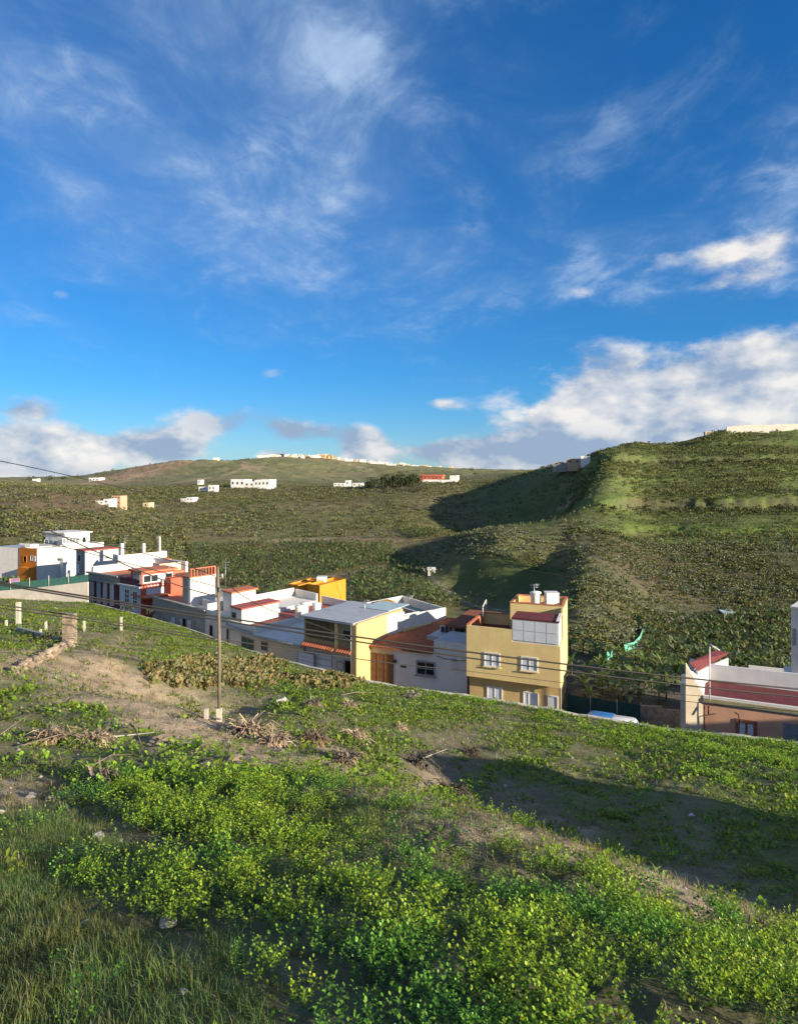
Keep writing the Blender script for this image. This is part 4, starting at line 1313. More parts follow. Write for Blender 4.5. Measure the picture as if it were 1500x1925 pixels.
# ------------------------------------------------------------------ street, walls, fences
M_asph = mat_plain('asphalt', (.055, .055, .056), .9, .15, .8, .3, .2)
M_wallc = mat_plain('pale_block_wall', (.56, .51, .43), .92, .10, .7, .25, .15, stain=.35)
M_stone = mat_plain('rough_stone', (.30, .235, .17), .95, .28, 2.2, .8, .1, bscale=9)
M_rock = mat_plain('grey_rock', (.25, .225, .20), .95, .25, 3.0, .8, .1, bscale=12)
M_pole = mat_plain('weathered_pole', (.19, .155, .115), .9, .18, 2.0, .4, .1, bscale=30)
M_post = mat_plain('pale_concrete_post', (.50, .46, .38), .9, .12, 3.0, .3, .1)
M_cable = mat_plain('cable_rubber', (.035, .033, .03), .6, .05, 1, 0, .3)
M_mesh = mat_plain('green_shade_net', (.05, .15, .12), .8, .15, 2, .1, .2)
M_mesh2 = mat_plain('dark_green_net', (.025, .065, .055), .8, .15, 2, .1, .2)
M_mint = mat_plain('mint_net', (.14, .42, .30), .8, .15, 2, .1, .2)
M_pink = mat_plain('pink_board', (.66, .36, .50), .8, .06, 2, .05, .2)
M_blue = mat_plain('blue_paint', (.035, .17, .45), .45, .05, 2, 0, .4)
M_car_w = mat_plain('white_car_paint', (.72, .72, .72), .25, .02, 1, 0, .5)
M_car_s = mat_plain('silver_car_paint', (.48, .50, .52), .28, .02, 1, 0, .5, metal=.3)
M_car_k = mat_plain('black_car_paint', (.015, .016, .018), .22, .02, 1, 0, .5)
M_tyre = mat_plain('tyre_rubber', (.018, .018, .018), .9, .05, 1, 0, .2)

# the street itself
px = np.concatenate([np.linspace(-300, 1700, 70)])
Va, Fa = [], []
for i, p_ in enumerate(px):
    for D in (D_edge(p_) + .45, D_front(p_) + .5):
        Va.append(((p_ - HX) / F * D, D, STREET_Z + .05))
for i in range(len(px) - 1):
    Fa.append((2 * i, 2 * i + 2, 2 * i + 3, 2 * i + 1))
tag(link('street', np_mesh('street', Va, Fa), M_asph), kind='structure')
mb = MB()
for p0, p1 in zip(px[:-1], px[1:]):
    a, b = W2(p0, D_front(p0) - .95), W2(p1, D_front(p1) - .95); c, d_ = W2(p1, D_front(p1) + .2), W2(p0, D_front(p0) + .2)
    mb.hexa([(*a, STREET_Z), (*b, STREET_Z), (*c, STREET_Z), (*d_, STREET_Z), (*a, STREET_Z + .17), (*b, STREET_Z + .17), (*c, STREET_Z + .17), (*d_, STREET_Z + .17)])
tag(mb.build('pavement', M_conc), kind='structure')

# retaining wall at the foot of the slope
mb = MB()
pp = np.linspace(175, 1900, 90)
zs = HS((pp - HX) / F * D_edge(pp), D_edge(pp))
from itertools import tee
for i in range(len(pp) - 1):
    p0, p1 = pp[i], pp[i + 1]
    a, b = W2(p0, D_edge(p0) - .12), W2(p1, D_edge(p1) - .12); c, d_ = W2(p1, D_edge(p1) + .32), W2(p0, D_edge(p0) + .32)
    z0, z1 = zs[i] + .10, zs[i + 1] + .10
    mb.hexa([(*a, STREET_Z - .3), (*b, STREET_Z - .3), (*c, STREET_Z - .3), (*d_, STREET_Z - .3), (*a, z0), (*b, z1), (*c, z1), (*d_, z0)])
mb.thing('retaining_wall', M_wallc, 'long low grey retaining wall along the foot of the green slope', 'wall')

# cream wall with net fence at the far left
t = empty('boundary_wall', (*W2(80, 106), -20), 'long cream boundary wall with a green net fence on top at the left', 'wall')
org = t.location
A, B = W2(-120, 108.5), W2(165, 103.2)
n = 24
mb = MB(); mf = MB()
for i in range(n):
    f0, f1 = i / n, (i + 1) / n
    a = (A[0] + (B[0] - A[0]) * f0, A[1] + (B[1] - A[1]) * f0); b = (A[0] + (B[0] - A[0]) * f1, A[1] + (B[1] - A[1]) * f1)
    def top(p):
        q = HX + F * p[0] / p[1]
        return zz(0, float(np.interp(q, [-120, 0, 60, 165], [1122, 1111, 1106, 1094])), p[1])
    mb.hexa([(*a, -21.5), (*b, -21.5), (b[0], b[1] + .35, -21.5), (a[0], a[1] + .35, -21.5), (*a, top(a)), (*b, top(b)), (b[0], b[1] + .35, top(b)), (a[0], a[1] + .35, top(a))])
    h0, h1 = 1.15, 1.15
    mf.hexa([(a[0], a[1] + .15, top(a)), (b[0], b[1] + .15, top(b)), (b[0], b[1] + .18, top(b)), (a[0], a[1] + .18, top(a)), (a[0], a[1] + .15, top(a) + h0), (b[0], b[1] + .15, top(b) + h1), (b[0], b[1] + .18, top(b) + h1), (a[0], a[1] + .18, top(a) + h0)])
    if i % 3 == 0:
        MB().tube([(a[0], a[1] + .1, top(a) - .1), (a[0], a[1] + .1, top(a) + 1.7)], .05, 6).build('fence_post', M_post, t, org)
mb.build('wall', M_wallc, t, org); mf.build('fence_net', M_mesh, t, org)
# pink board leaning on the fence
mb = MB(); a = W2(17, 109.5); b = W2(36, 109)
mb.hexa([(*a, -19.1), (*b, -19.1), (b[0], b[1] + .08, -19.1), (a[0], a[1] + .08, -19.1), (*a, -17.3), (*b, -17.2), (b[0], b[1] + .08, -17.2), (a[0], a[1] + .08, -17.3)])
mb.thing('pink_board', M_pink, 'pale pink board standing behind the green net fence at the left', 'board')

# net fence and wall beside the yellow house
t = empty('net_fence', (*W2(1120, 61), STREET_Z), 'dark green net fence along the plot right of the yellow house', 'fence')
mf = MB(); org = t.location
Q = [(1066, 61.8), (1110, 60.8), (1160, 59.8), (1205, 59.0)]
for (p0, D0), (p1, D1) in zip(Q[:-1], Q[1:]):
    a, b = W2(p0, D0), W2(p1, D1)
    mf.hexa([(*a, Z0), (*b, Z0), (b[0], b[1] + .04, Z0), (a[0], a[1] + .04, Z0), (*a, Z0 + 1.75), (*b, Z0 + 1.65), (b[0], b[1] + .04, Z0 + 1.65), (a[0], a[1] + .04, Z0 + 1.75)])
    MB().tube([(*b, Z0), (*b, Z0 + 1.9)], .05, 6).build('fence_post', M_gframe, t, org)
mf.build('net', M_mesh2, t, org)
mb = MB()
Q = [(1205, 59.1), (1245, 58.2), (1282, 57.2)]
for (p0, D0), (p1, D1) in zip(Q[:-1], Q[1:]):
    a, b = W2(p0, D0), W2(p1, D1)
    mb.hexa([(*a, Z0 - .2), (*b, Z0 - .2), (b[0], b[1] + .3, Z0 - .2), (a[0], a[1] + .3, Z0 - .2), (*a, Z0 + 1.55), (*b, Z0 + 1.8), (b[0], b[1] + .3, Z0 + 1.8), (a[0], a[1] + .3, Z0 + 1.55)])
mb.thing('plot_wall', M_stone, 'brown stone wall closing the plot beside the salmon house', 'wall')
mb = MB(); Q = [(1075, 82), (1130, 81), (1228, 77)]
for (p0, D0), (p1, D1) in zip(Q[:-1], Q[1:]):
    a, b = W2(p0, D0), W2(p1, D1)
    mb.hexa([(*a, -27), (*b, -27), (b[0], b[1] + .3, -27), (a[0], a[1] + .3, -27), (*a, -24.0), (*b, -24.0), (b[0], b[1] + .3, -24.0), (a[0], a[1] + .3, -24.0)])
mb.thing('terrace_wall', M_stone, 'low shaded terrace wall across the banana plot right of the yellow house', 'wall')

# ---- wooden pole
x, y, z = on_slope(412, 1356)
t = empty('utility_pole', (x, y, z), 'weathered wooden utility pole standing on the green slope', 'pole')
m1 = y / F                                # metres for one pixel of the photograph out there
PH = 290 * m1
MB().tube([(0, 0, -.4), (.01, 0, PH * .5), (-2.5 * m1, 0, PH)], [3.3 * m1, 3.0 * m1, 2.3 * m1], 10).build('pole', M_pole, t)
MB().box(-4.5 * m1, 4.5 * m1, -4 * m1, 4 * m1, -.3, 24 * m1).build('concrete_base', M_post, t)
MB().box(-8 * m1, 9 * m1, -1 * m1, 1 * m1, PH - 22 * m1, PH - 19 * m1).build('crossarm', M_pole, t)
for dx in (-7, 6):
    MB().lathe([(1.2 * m1, PH - 19 * m1), (1.6 * m1, PH - 16 * m1), (1.0 * m1, PH - 13 * m1)], dx * m1, 0, 8).build('insulator', M_plastic, t)
MB().tube([(0, 0, PH * .84), (0, -3.5 * m1, PH * .84), (0, -3.5 * m1, PH * .87)], 1.0 * m1, 6).build('cable_bracket', M_black, t)
x, y, z = on_slope(388, 1352); m1 = y / F
MB().box(x - 3.5 * m1, x + 3.5 * m1, y - 3 * m1, y + 3 * m1, z - .2, z + 19 * m1).thing('concrete_stub', M_post, 'short pale concrete stub beside the foot of the wooden pole', 'post')

# ---- stone gate pillar, posts, slab, rubble wall
x, y, z = on_slope(131, 1211)
t = empty('gate_pillar', (x, y, z), 'square stone pillar standing alone above the rubble wall at the left', 'pillar')
rs = random.Random(3)
m1 = y / F; zc = -.6; hw = 9.5 * m1; H = 57 * m1
rows = []
while zc < H:
    hgt = rs.uniform(4.5, 7) * m1; rows.append((zc, min(zc + hgt, H + .1))); zc += hgt
MB().box(-hw + .03, hw - .03, -hw + .03, hw - .03, -.6, H).build('core', M_stone, t)
for (z0, z1) in rows:
    for (ax, ay) in ((0, -1), (1, 0), (0, 1), (-1, 0)):
        c = rs.uniform(-.35, .35) * hw; g = .012
        for (s0, s1) in ((-hw, c), (c, hw)):
            pr = rs.uniform(.0, .03); mb = MB()
            if ay:
                y0, y1 = (-(hw + pr), -(hw - .05)) if ay < 0 else (hw - .05, hw + pr)
                mb.box(s0 + g, s1 - g, y0, y1, z0 + g, z1 - g)
            else:
                x0, x1 = (-(hw + pr), -(hw - .05)) if ax < 0 else (hw - .05, hw + pr)
                mb.box(x0, x1, s0 + g, s1 - g, z0 + g, z1 - g)
            mb.build('stone', M_stone, t)
for (pxp, pyb, hh, w, lab) in ((35, 1176, 44, 3.4, 'thick pale concrete fence post nearest the left edge'), (87, 1187, 19, 1.7, 'thin pale fence post left of the stone pillar'), (76, 1193, 10, 1.6, 'shortest pale fence stub left of the stone pillar'),
                               (159, 1188, 20, 1.7, 'thin pale fence post just right of the stone pillar'), (228, 1186, 25, 1.7, 'thin pale fence post farthest right along the old fence line'), (12, 1178, 11, 1.7, 'short pale stub at the left edge beside the thick post')):
    x, y, z = on_slope(pxp, pyb)
    rz = random.uniform(-.05, .05); m1 = y / F; w *= m1; hh *= m1
    mb = MB(); mb.hexa([(x - w, y - w, z - .3), (x + w, y - w, z - .3), (x + w, y + w, z - .3), (x - w, y + w, z - .3), (x - w + rz, y - w, z + hh), (x + w + rz, y - w, z + hh + .05), (x + w + rz, y + w, z + hh), (x - w + rz, y + w, z + hh)])
    mb.thing('fence_post', M_post, lab, 'post', 'posts of the old fence')
# low slab between posts
a = on_slope(30, 1187); b = on_slope(116, 1211); m1 = b[1] / F
mb = MB(); mb.hexa([(a[0], a[1], a[2] - .3), (b[0], b[1], b[2] - .3), (b[0] + .1, b[1] + .25, b[2] - .3), (a[0] + .1, a[1] + .25, a[2] - .3), (a[0], a[1], a[2] + 9 * m1), (b[0], b[1], b[2] + 9 * m1), (b[0] + .1, b[1] + .25, b[2] + 9 * m1), (a[0] + .1, a[1] + .25, a[2] + 9 * m1)])
mb.thing('low_wall', M_conc, 'low concrete slab leading from the fence posts to the stone pillar', 'wall')


def rock_mesh(seed, sx, sy, sz):
    r = random.Random(seed)
    import bmesh
    bm = bmesh.new(); bmesh.ops.create_icosphere(bm, subdivisions=2, radius=1)
    ph = [r.uniform(0, 6) for _ in range(6)]
    planes = [(Vector((r.uniform(-1, 1), r.uniform(-1, 1), r.uniform(-.4, 1))).normalized(), r.uniform(.55, .85)) for _ in range(7)]
    for v in bm.verts:
        for nn, dd in planes:
            k = v.co.dot(nn)
            if k > dd: v.co -= nn * (k - dd)
        v.co *= 1 + .06 * sin(v.co.x * 5 + ph[0]) + .06 * sin(v.co.y * 6 + ph[1])
        v.co.x *= sx; v.co.y *= sy; v.co.z *= sz
    me = bpy.data.meshes.new('rock'); bm.to_mesh(me); bm.free()
    return me


def rock(px, py, wpx, lab, mat=None, group='loose rocks on the slope', flat=.6, seed=None, name='rock'):
    x, y, z = on_slope(px, py)
    r = wpx / F * y / 2
    s = seed or int(px * 7 + py)
    rr = random.Random(s)
    me = rock_mesh(s, r, r * rr.uniform(.7, 1.0), r * flat)
    o = link(name, me, mat or M_rock); o.location = (x, y, z + r * flat * .35); o.rotation_euler = (rr.uniform(-.2, .2), rr.uniform(-.2, .2), rr.uniform(0, 6))
    tag(o, lab, 'rock', group)
    return o


M_rock_l = mat_plain('pale_rock', (.46, .42, .36), .95, .18, 3.0, .7, .1, bscale=12)
for args in ((440, 1552, 26, 'grey rock half sunk in the leafy plants at the centre left'), (388, 1528, 20, 'small grey rock just left of the larger rock in the leafy plants'),
             (187, 1578, 30, 'long pale rock at the edge of the tall grass', M_rock_l), (278, 1602, 26, 'dark flat rock on the bare soil between leafy plants'), (314, 1738, 44, 'broad pale rock among the grass and leaves', M_rock_l),
             (56, 1500, 26, 'grey rock on the dirt left of the grass', None), (96, 1508, 28, 'yellowish flat rock on the dirt above the tall grass', M_stone), (2, 1530, 20, 'pale bluish rock cut by the left edge', M_rock_l),
             (345, 1868, 22, 'small pale rock low in the grass', M_rock_l), (160, 1738, 20, 'small pale stone in the tall grass', M_rock_l), (836, 1772, 16, 'little pale stone amid the leafy plants at bottom centre', M_rock_l),
             (405, 1755, 12, 'tiny white stone right of the broad rock', M_rock_l), (1300, 1535, 12, 'white stone lying alone in the shaded field', M_white), (1075, 1425, 9, 'pale pebble at the top of the shaded field', M_rock_l), (950, 1480, 9, 'pale pebble on the left of the shaded field', M_rock_l),
             (300, 1400, 60, 'broad flat ledge of tan earth and stone below the dirt mound', M_stone), (440, 1430, 40, 'tan block of earth at the lower end of the dirt path', M_stone), (530, 1322, 34, 'pale boulder left of the standing dead agave', M_rock_l),
             (470, 1385, 60, 'large brown boulder behind the heap of dead agaves', M_stone)):
    rock(*args[:4], mat=args[4] if len(args) > 4 else None, flat=.45 if args[2] > 35 else .6)
# rubble wall under the pillar: every stone by itself in one broken wall
t = empty('rubble_wall', on_slope(90, 1245), 'broken dry-stone rubble wall below the stone pillar', 'wall')
rs = random.Random(11)
tl = Vector(t.location)
for k in range(96):                      # courses of a low wall, tallest by the pillar, broken down to the left
    f = (k % 32) / 31.0; course = k // 32
    if rs.random() > .45 + .55 * f and course > 0:
        continue
    pxr = 22 + 112 * f + rs.uniform(-2, 2); pyr = 1266 - 40 * f - 10 * f * f
    x, y, z = on_slope(pxr, pyr)
    lift = course * .24 * (.35 + .65 * f)
    o = link('stone', rock_mesh(200 + k % 9, .24, .2, .15), M_stone, t)
    s_ = rs.uniform(.45, 1.15)
    o.scale = (s_, s_, s_); o.location = Vector((x, y, z + .05 + max(0, lift))) - tl; o.rotation_euler = (rs.uniform(-.3, .3), rs.uniform(-.3, .3), rs.uniform(0, 6))


# ---- cars, mostly hidden behind the slope's edge
def car(px, D, ang, paint, label, van=False):
    x, y = W2(px, D)
    t = empty('parked_car', (x, y, STREET_Z + .055), label, 'car', 'cars parked in the street', ang)
    Lc, Wc = (4.6, 1.85) if van else (4.1, 1.72)
    hb, ht = (1.1, 1.95) if van else (.86, 1.46)
    prof = [(-Lc / 2, .35), (-Lc / 2 + .05, .75), (-Lc / 2 + .2, hb - .08), (-Lc * .22, hb), (Lc * .45, hb + .02), (Lc / 2 - .03, hb - .12), (Lc / 2, .4), (Lc / 2 - .1, .25), (-Lc / 2 + .1, .25)]

    def loft(prof, w0, w1=None):
        m = MB(); nP = len(prof); st = [(-1, .94), (-.92, 1), (.92, 1), (1, .94)]
        base = 0
        for sy, k in st:
            for (a, b) in prof:
                m.v.append((a * k, sy * w0 / 2, b if b < .4 else .4 + (b - .4) * k))
        for i in range(3):
            for j in range(nP):
                j2 = (j + 1) % nP
                m.f.append((i * nP + j, i * nP + j2, (i + 1) * nP + j2, (i + 1) * nP + j)); m.sm.append(True)
        m.f.append(tuple(range(nP))); m.f.append(tuple(reversed(range(3 * nP, 4 * nP)))); m.sm += [False, False]
        return m
    loft(prof, Wc).build('body', paint, t)
    roof_f, roof_b = (-Lc * .12, Lc * .40) if not van else (-Lc * .2, Lc * .47)
    cab = [(-Lc * .27, hb - .02), (roof_f, ht - .06), (roof_f + .3, ht), (roof_b - .3, ht - .01), (roof_b - .08, ht - .08), (Lc * .46, hb - .02)]
    loft(cab, Wc * .88).build('roof', paint, t)
    # windows: thin panes set on the cabin
    gp = [(-Lc * .255, hb + .02), (roof_f + .0, ht - .12), (roof_b - .12, ht - .12), (Lc * .44, hb + .02)]
    for sgn in (-1, 1):
        m = MB(); yy = sgn * Wc * .88 / 2
        m.v = [(a, yy + sgn * .0, b) for a, b in gp] + [(a, yy + sgn * .012, b) for a, b in gp]
        m.f = [(0, 1, 2, 3), (7, 6, 5, 4)] + [(k, (k + 1) % 4, 4 + (k + 1) % 4, 4 + k) for k in range(4)]; m.sm = [False] * 6
        m.build('side_window', M_glass, t)
    m = MB(); w_ = Wc * .40
    m.hexa([(-Lc * .275, -w_, hb), (-Lc * .275, w_, hb), (-Lc * .262, w_, hb), (-Lc * .262, -w_, hb), (roof_f - .02, -w_ * .9, ht - .1), (roof_f - .02, w_ * .9, ht - .1), (roof_f + .01, w_ * .9, ht - .1), (roof_f + .01, -w_ * .9, ht - .1)])
    m.build('windscreen', M_glass, t)
    for wx in (-Lc * .31, Lc * .30):
        for sy in (-1, 1):
            m = MB(); m.tube([(wx, sy * (Wc / 2 - .18), .31), (wx, sy * (Wc / 2 + .01), .31)], .31, 14); w = m.build('wheel', M_tyre, t)
            m = MB(); m.tube([(wx, sy * (Wc / 2 + .012), .31), (wx, sy * (Wc / 2 + .02), .31)], .19, 12); m.build('rim', M_steel, w)
    for sy in (-1, 1):
        MB().box(-Lc / 2 - .01, -Lc / 2 + .12, sy * .62 - .16, sy * .62 + .16, .55, .7).build('headlight', M_glass2, t)
    return t


car(527, 71.8, -.70, M_car_k, 'black car below the flat white roof, half hidden by the slope')
car(800, 63.0, -.42, M_car_w, 'white car in front of the low white house, half hidden by the slope')
car(833, 61.9, -.42, M_car_s, 'silver car parked between the white cars before the low white house')
car(868, 61.2, -.42, M_car_w, 'white car parked nearest the yellow house')
car(1120, 57.4, -.42, M_blue, 'bright blue car roof beside the dark green net fence')
car(1158, 56.4, -.42, M_car_w, 'white car next to the blue one, right of the yellow house')
car(1424, 49.3, -.5, M_car_w, 'white van parked in front of the salmon house', True)
car(340, 86.5, -.78, M_car_w, 'pale car in the shade before the long grey house')
car(300, 91.0, -.78, M_car_s, 'silver car at the left end of the long grey house')

# ---- street lamp on the salmon house corner
x, y = W2(1334, 53.6)
t = empty('street_lamp', (x, y, -18.2), 'white street lamp on a slim pole above the salmon house', 'street lamp')
MB().tube([(0, 0, -.1), (0, 0, 4.25)], [.05, .04], 8).build('pole', M_alu, t)
MB().tube([(0, 0, 4.1), (.0, 0, 4.45), (.45, -.1, 4.2)], .03, 6).build('arm', M_alu, t)
MB().hexa([(.15, -.15, 4.3), (.7, -.25, 3.95), (.7, .05, 3.95), (.15, .1, 4.3), (.15, -.15, 4.4), (.72, -.25, 4.05), (.72, .05, 4.05), (.15, .1, 4.4)]).build('lamp_head', M_plastic, t)

# ---- overhead cables
def cable(pts, rad, label, Dl, Dr):
    n = 40
    xs = np.linspace(pts[0][0], pts[-1][0], n)
    ys = np.interp(xs, [p[0] for p in pts], [p[1] for p in pts])
    # smooth the polyline into a sagging curve
    c = np.polyfit([p[0] for p in pts], [p[1] for p in pts], min(3, len(pts) - 1))
    ys = np.polyval(c, xs)
    P_ = []
    for i, (a, b) in enumerate(zip(xs, ys)):
        D = 1.0 / ((1 - i / (n - 1)) / Dl + (i / (n - 1)) / Dr)
        P_.append(W(a, D, b))
    MB().tube(P_, rad * 1.55, 5).thing('overhead_cable', M_cable, label, 'cable', 'overhead cables')


cable([(-150, 1072), (0, 1095), (200, 1126), (410, 1160), (572, 1184), (700, 1202), (850, 1222), (1110, 1254), (1230, 1268), (1500, 1295), (1650, 1309)], .032, 'upper of the two thick cables crossing the whole picture', 34, 38)
cable([(-150, 1076), (0, 1099), (200, 1130), (410, 1166), (572, 1192), (700, 1212), (850, 1232), (1110, 1267), (1230, 1282), (1500, 1309), (1650, 1323)], .028, 'lower of the two thick cables crossing the whole picture', 34, 38)
cable([(-150, 1117), (0, 1137), (120, 1154), (300, 1182), (400, 1202), (700, 1241), (876, 1262)], .024, 'upper cable of the pair crossing the stone pillar', 33, 60)
cable([(-150, 1123), (0, 1143), (120, 1160), (300, 1188), (411, 1206)], .020, 'lower cable of the pair crossing the stone pillar', 33, 37.5)
cable([(1068, 1296), (1230, 1313), (1500, 1338), (1650, 1350)], .016, 'thin cable below the thick pair at the right', 56, 48)
cable([(850, 1258), (1060, 1284), (1280, 1306), (1322, 1309)], .014, 'thin cable running across the yellow house to the salmon house', 58, 54)
cable([(-60, 855), (0, 868), (130, 893), (300, 935), (440, 968)], .02, 'high thin cable against the far hills at the left', 40, 95)
cable([(-60, 938), (6, 960), (120, 1010), (210, 1050), (300, 1088), (412, 1122)], .022, 'steep cable dropping from the left edge to the pole', 33, 37.6)
cable([(-60, 970), (0, 983), (130, 1012), (280, 1042), (405, 1084)], .016, 'upper thin cable slanting over the white houses to the pole', 36, 37.6)
cable([(-60, 990), (0, 1002), (150, 1035), (300, 1075), (405, 1102)], .016, 'lower thin cable slanting over the white houses to the pole', 36, 37.6)
cable([(420, 1092), (480, 1130), (540, 1163), (640, 1190), (672, 1215)], .018, 'cable from the pole down to the yellow-cornered house', 37.6, 68)
cable([(807, 1037), (900, 1055), (1000, 1072), (1068, 1085), (1180, 1103)], .03, 'pale cable over the shaded gully', 95, 85)
cable([(820, 1100), (900, 1128), (950, 1142)], .022, 'cable dropping behind the yellow tower', 90, 68)
cable([(1066, 1165), (1150, 1176), (1240, 1186)], .018, 'upper thin cable right of the yellow house', 64, 70)
cable([(1066, 1192), (1180, 1212), (1330, 1232)], .018, 'lower thin cable right of the yellow house', 64, 56)

# ---- things on the valley side
def ribbon(name, pts, z_up, mat, label, cat):
    t_ = MB()
    W_ = [on_valley(*p) for p in pts]
    for a, b in zip(W_[:-1], W_[1:]):
        t_.hexa([(a[0], a[1], a[2] - .2), (b[0], b[1], b[2] - .2), (b[0], b[1] + .06, b[2] - .2), (a[0], a[1] + .06, a[2] - .2), (a[0], a[1], a[2] + z_up), (b[0], b[1], b[2] + z_up), (b[0], b[1] + .06, b[2] + z_up), (a[0], a[1] + .06, a[2] + z_up)])
    return t_.thing(name, mat, label, cat)


ribbon('net_screen', [(1173, 1226), (1192, 1220), (1203, 1208), (1209, 1192), (1205, 1178), (1198, 1166)], 1.0, M_mint, 'long curving mint green net screen on the bank right of the yellow house', 'screen')
ribbon('net_screen', [(1139, 1243), (1151, 1238)], 1.1, M_mint, 'short square of mint green net below the long net screen', 'screen')
x, y, z = on_valley(811, 1080)
t = empty('white_hut', (x, y, z), 'small white hut in the shaded gully', 'hut')
MB().box(-.9, .9, -.8, .8, -.3, 1.3).build('wall', M_white, t); MB().hexa([(-1.1, -1, 1.3), (1.1, -1, 1.3), (1.1, 1, 1.3), (-1.1, 1, 1.3), (-1.1, -1, 1.4), (1.1, -1, 1.4), (1.1, 1, 1.75), (-1.1, 1, 1.75)]).build('roof', M_white, t)
x, y, z = on_valley(1368, 1165)
t = empty('plastic_shelter', (x, y, z - .9), 'pale grey plastic shelter among the banana plants at the right', 'shelter')
MB().hexa([(-1.2, -1, 2.2), (1.2, -1, 2.0), (1.2, 1, 2.2), (-1.2, 1, 2.3), (-1.2, -1, 2.25), (1.2, -1, 2.06), (1.2, 1, 2.6), (-1.2, 1, 2.6)]).build('roof', M_sky_roof, t)
for sx in (-1, 1):
    for sy in (-1, 1):
        MB().tube([(sx * 1.1, sy * .9, -.2), (sx * 1.1, sy * .9, 2.15)], .05, 6).build('leg', M_steel, t)

# wall on the hill crest, hill house, poles on the hill
t = MB()
pts = [(1366, 809), (1400, 806), (1450, 805), (1500, 803), (1600, 800)]
Wp = [W(a, 341, b) for a, b in pts]
for a, b in zip(Wp[:-1], Wp[1:]):
    t.hexa([(a[0], a[1], a[2] - 3), (b[0], b[1], b[2] - 3), (b[0], b[1] + .6, b[2] - 3), (a[0], a[1] + .6, a[2] - 3), (a[0], a[1], a[2] + 1.9), (b[0], b[1], b[2] + 1.9), (b[0], b[1] + .6, b[2] + 1.9), (a[0], a[1] + .6, a[2] + 1.9)])
t.thing('crest_wall', M_wallc, 'long pale wall along the crest of the right-hand hill', 'wall')
for (pxp, pyb, hh, lab) in ((1172, 863, 6.0, 'thin pole on the shoulder of the right-hand hill'), (1268, 876, 4.0, 'thin pole halfway up the right-hand hill'), (1406, 905, 6.0, 'thin pole on the terraces at the far right')):
    x, y, z = on_valley(pxp, pyb, 150)
    MB().tube([(x, y, z - .5), (x, y, z + hh)], .09, 6).thing('hill_pole', M_pole, lab, 'pole', 'thin poles on the hill')

# ---- roof antennas
for (pxa, py0, py1, D, lab) in ((235, 1006, 1040, 118, 'thin antenna above the long white house at the left'), (108, 990, 1016, 139, 'thin antenna above the glazed white house'), (424, 1056, 1106, 90, 'tall forked antenna just right of the wooden pole'), (318, 1058, 1080, 103, 'small antenna on the roof of the red house'),
                                (686, 1128, 1160, 72, 'thin antenna on the flat grey roof'), (770, 1120, 1136, 85, 'small antenna on the white roof terrace'), (1004, 1098, 1126, 66, 'short antenna between the water tanks of the yellow tower')):
    x, y = W2(pxa, D); z0, z1 = zz(0, py1, D), zz(0, py0, D)
    t = empty('roof_antenna', (x, y, z0), lab, 'antenna', 'antennas on the roofs')
    MB().tube([(0, 0, -.3), (0, 0, z1 - z0)], .03, 5).build('mast', M_steel, t)
    for k, w in enumerate((.55, .45, .35)):
        hz = (z1 - z0) * (.98 - .1 * k)
        MB().tube([(-w, .05 * k, hz), (w, -.05 * k, hz)], .018, 4).build('crossbar', M_steel, t)

# ------------------------------------------------------------------ far houses
M_farw = mat_plain('far_white_wall', (.78, .74, .68), .9, .06, .2, 0, .1)
M_farc = mat_plain('far_cream_wall', (.62, .47, .30), .9, .06, .2, 0, .1)
M_farb = mat_plain('far_brick_wall', (.50, .33, .22), .9, .06, .2, 0, .1)
M_farr = mat_plain('far_red_roof', (.55, .16, .09), .9, .08, .2, 0, .1)
M_fard = mat_plain('far_window', (.05, .05, .055), .4, .1, .2, 0, .3)


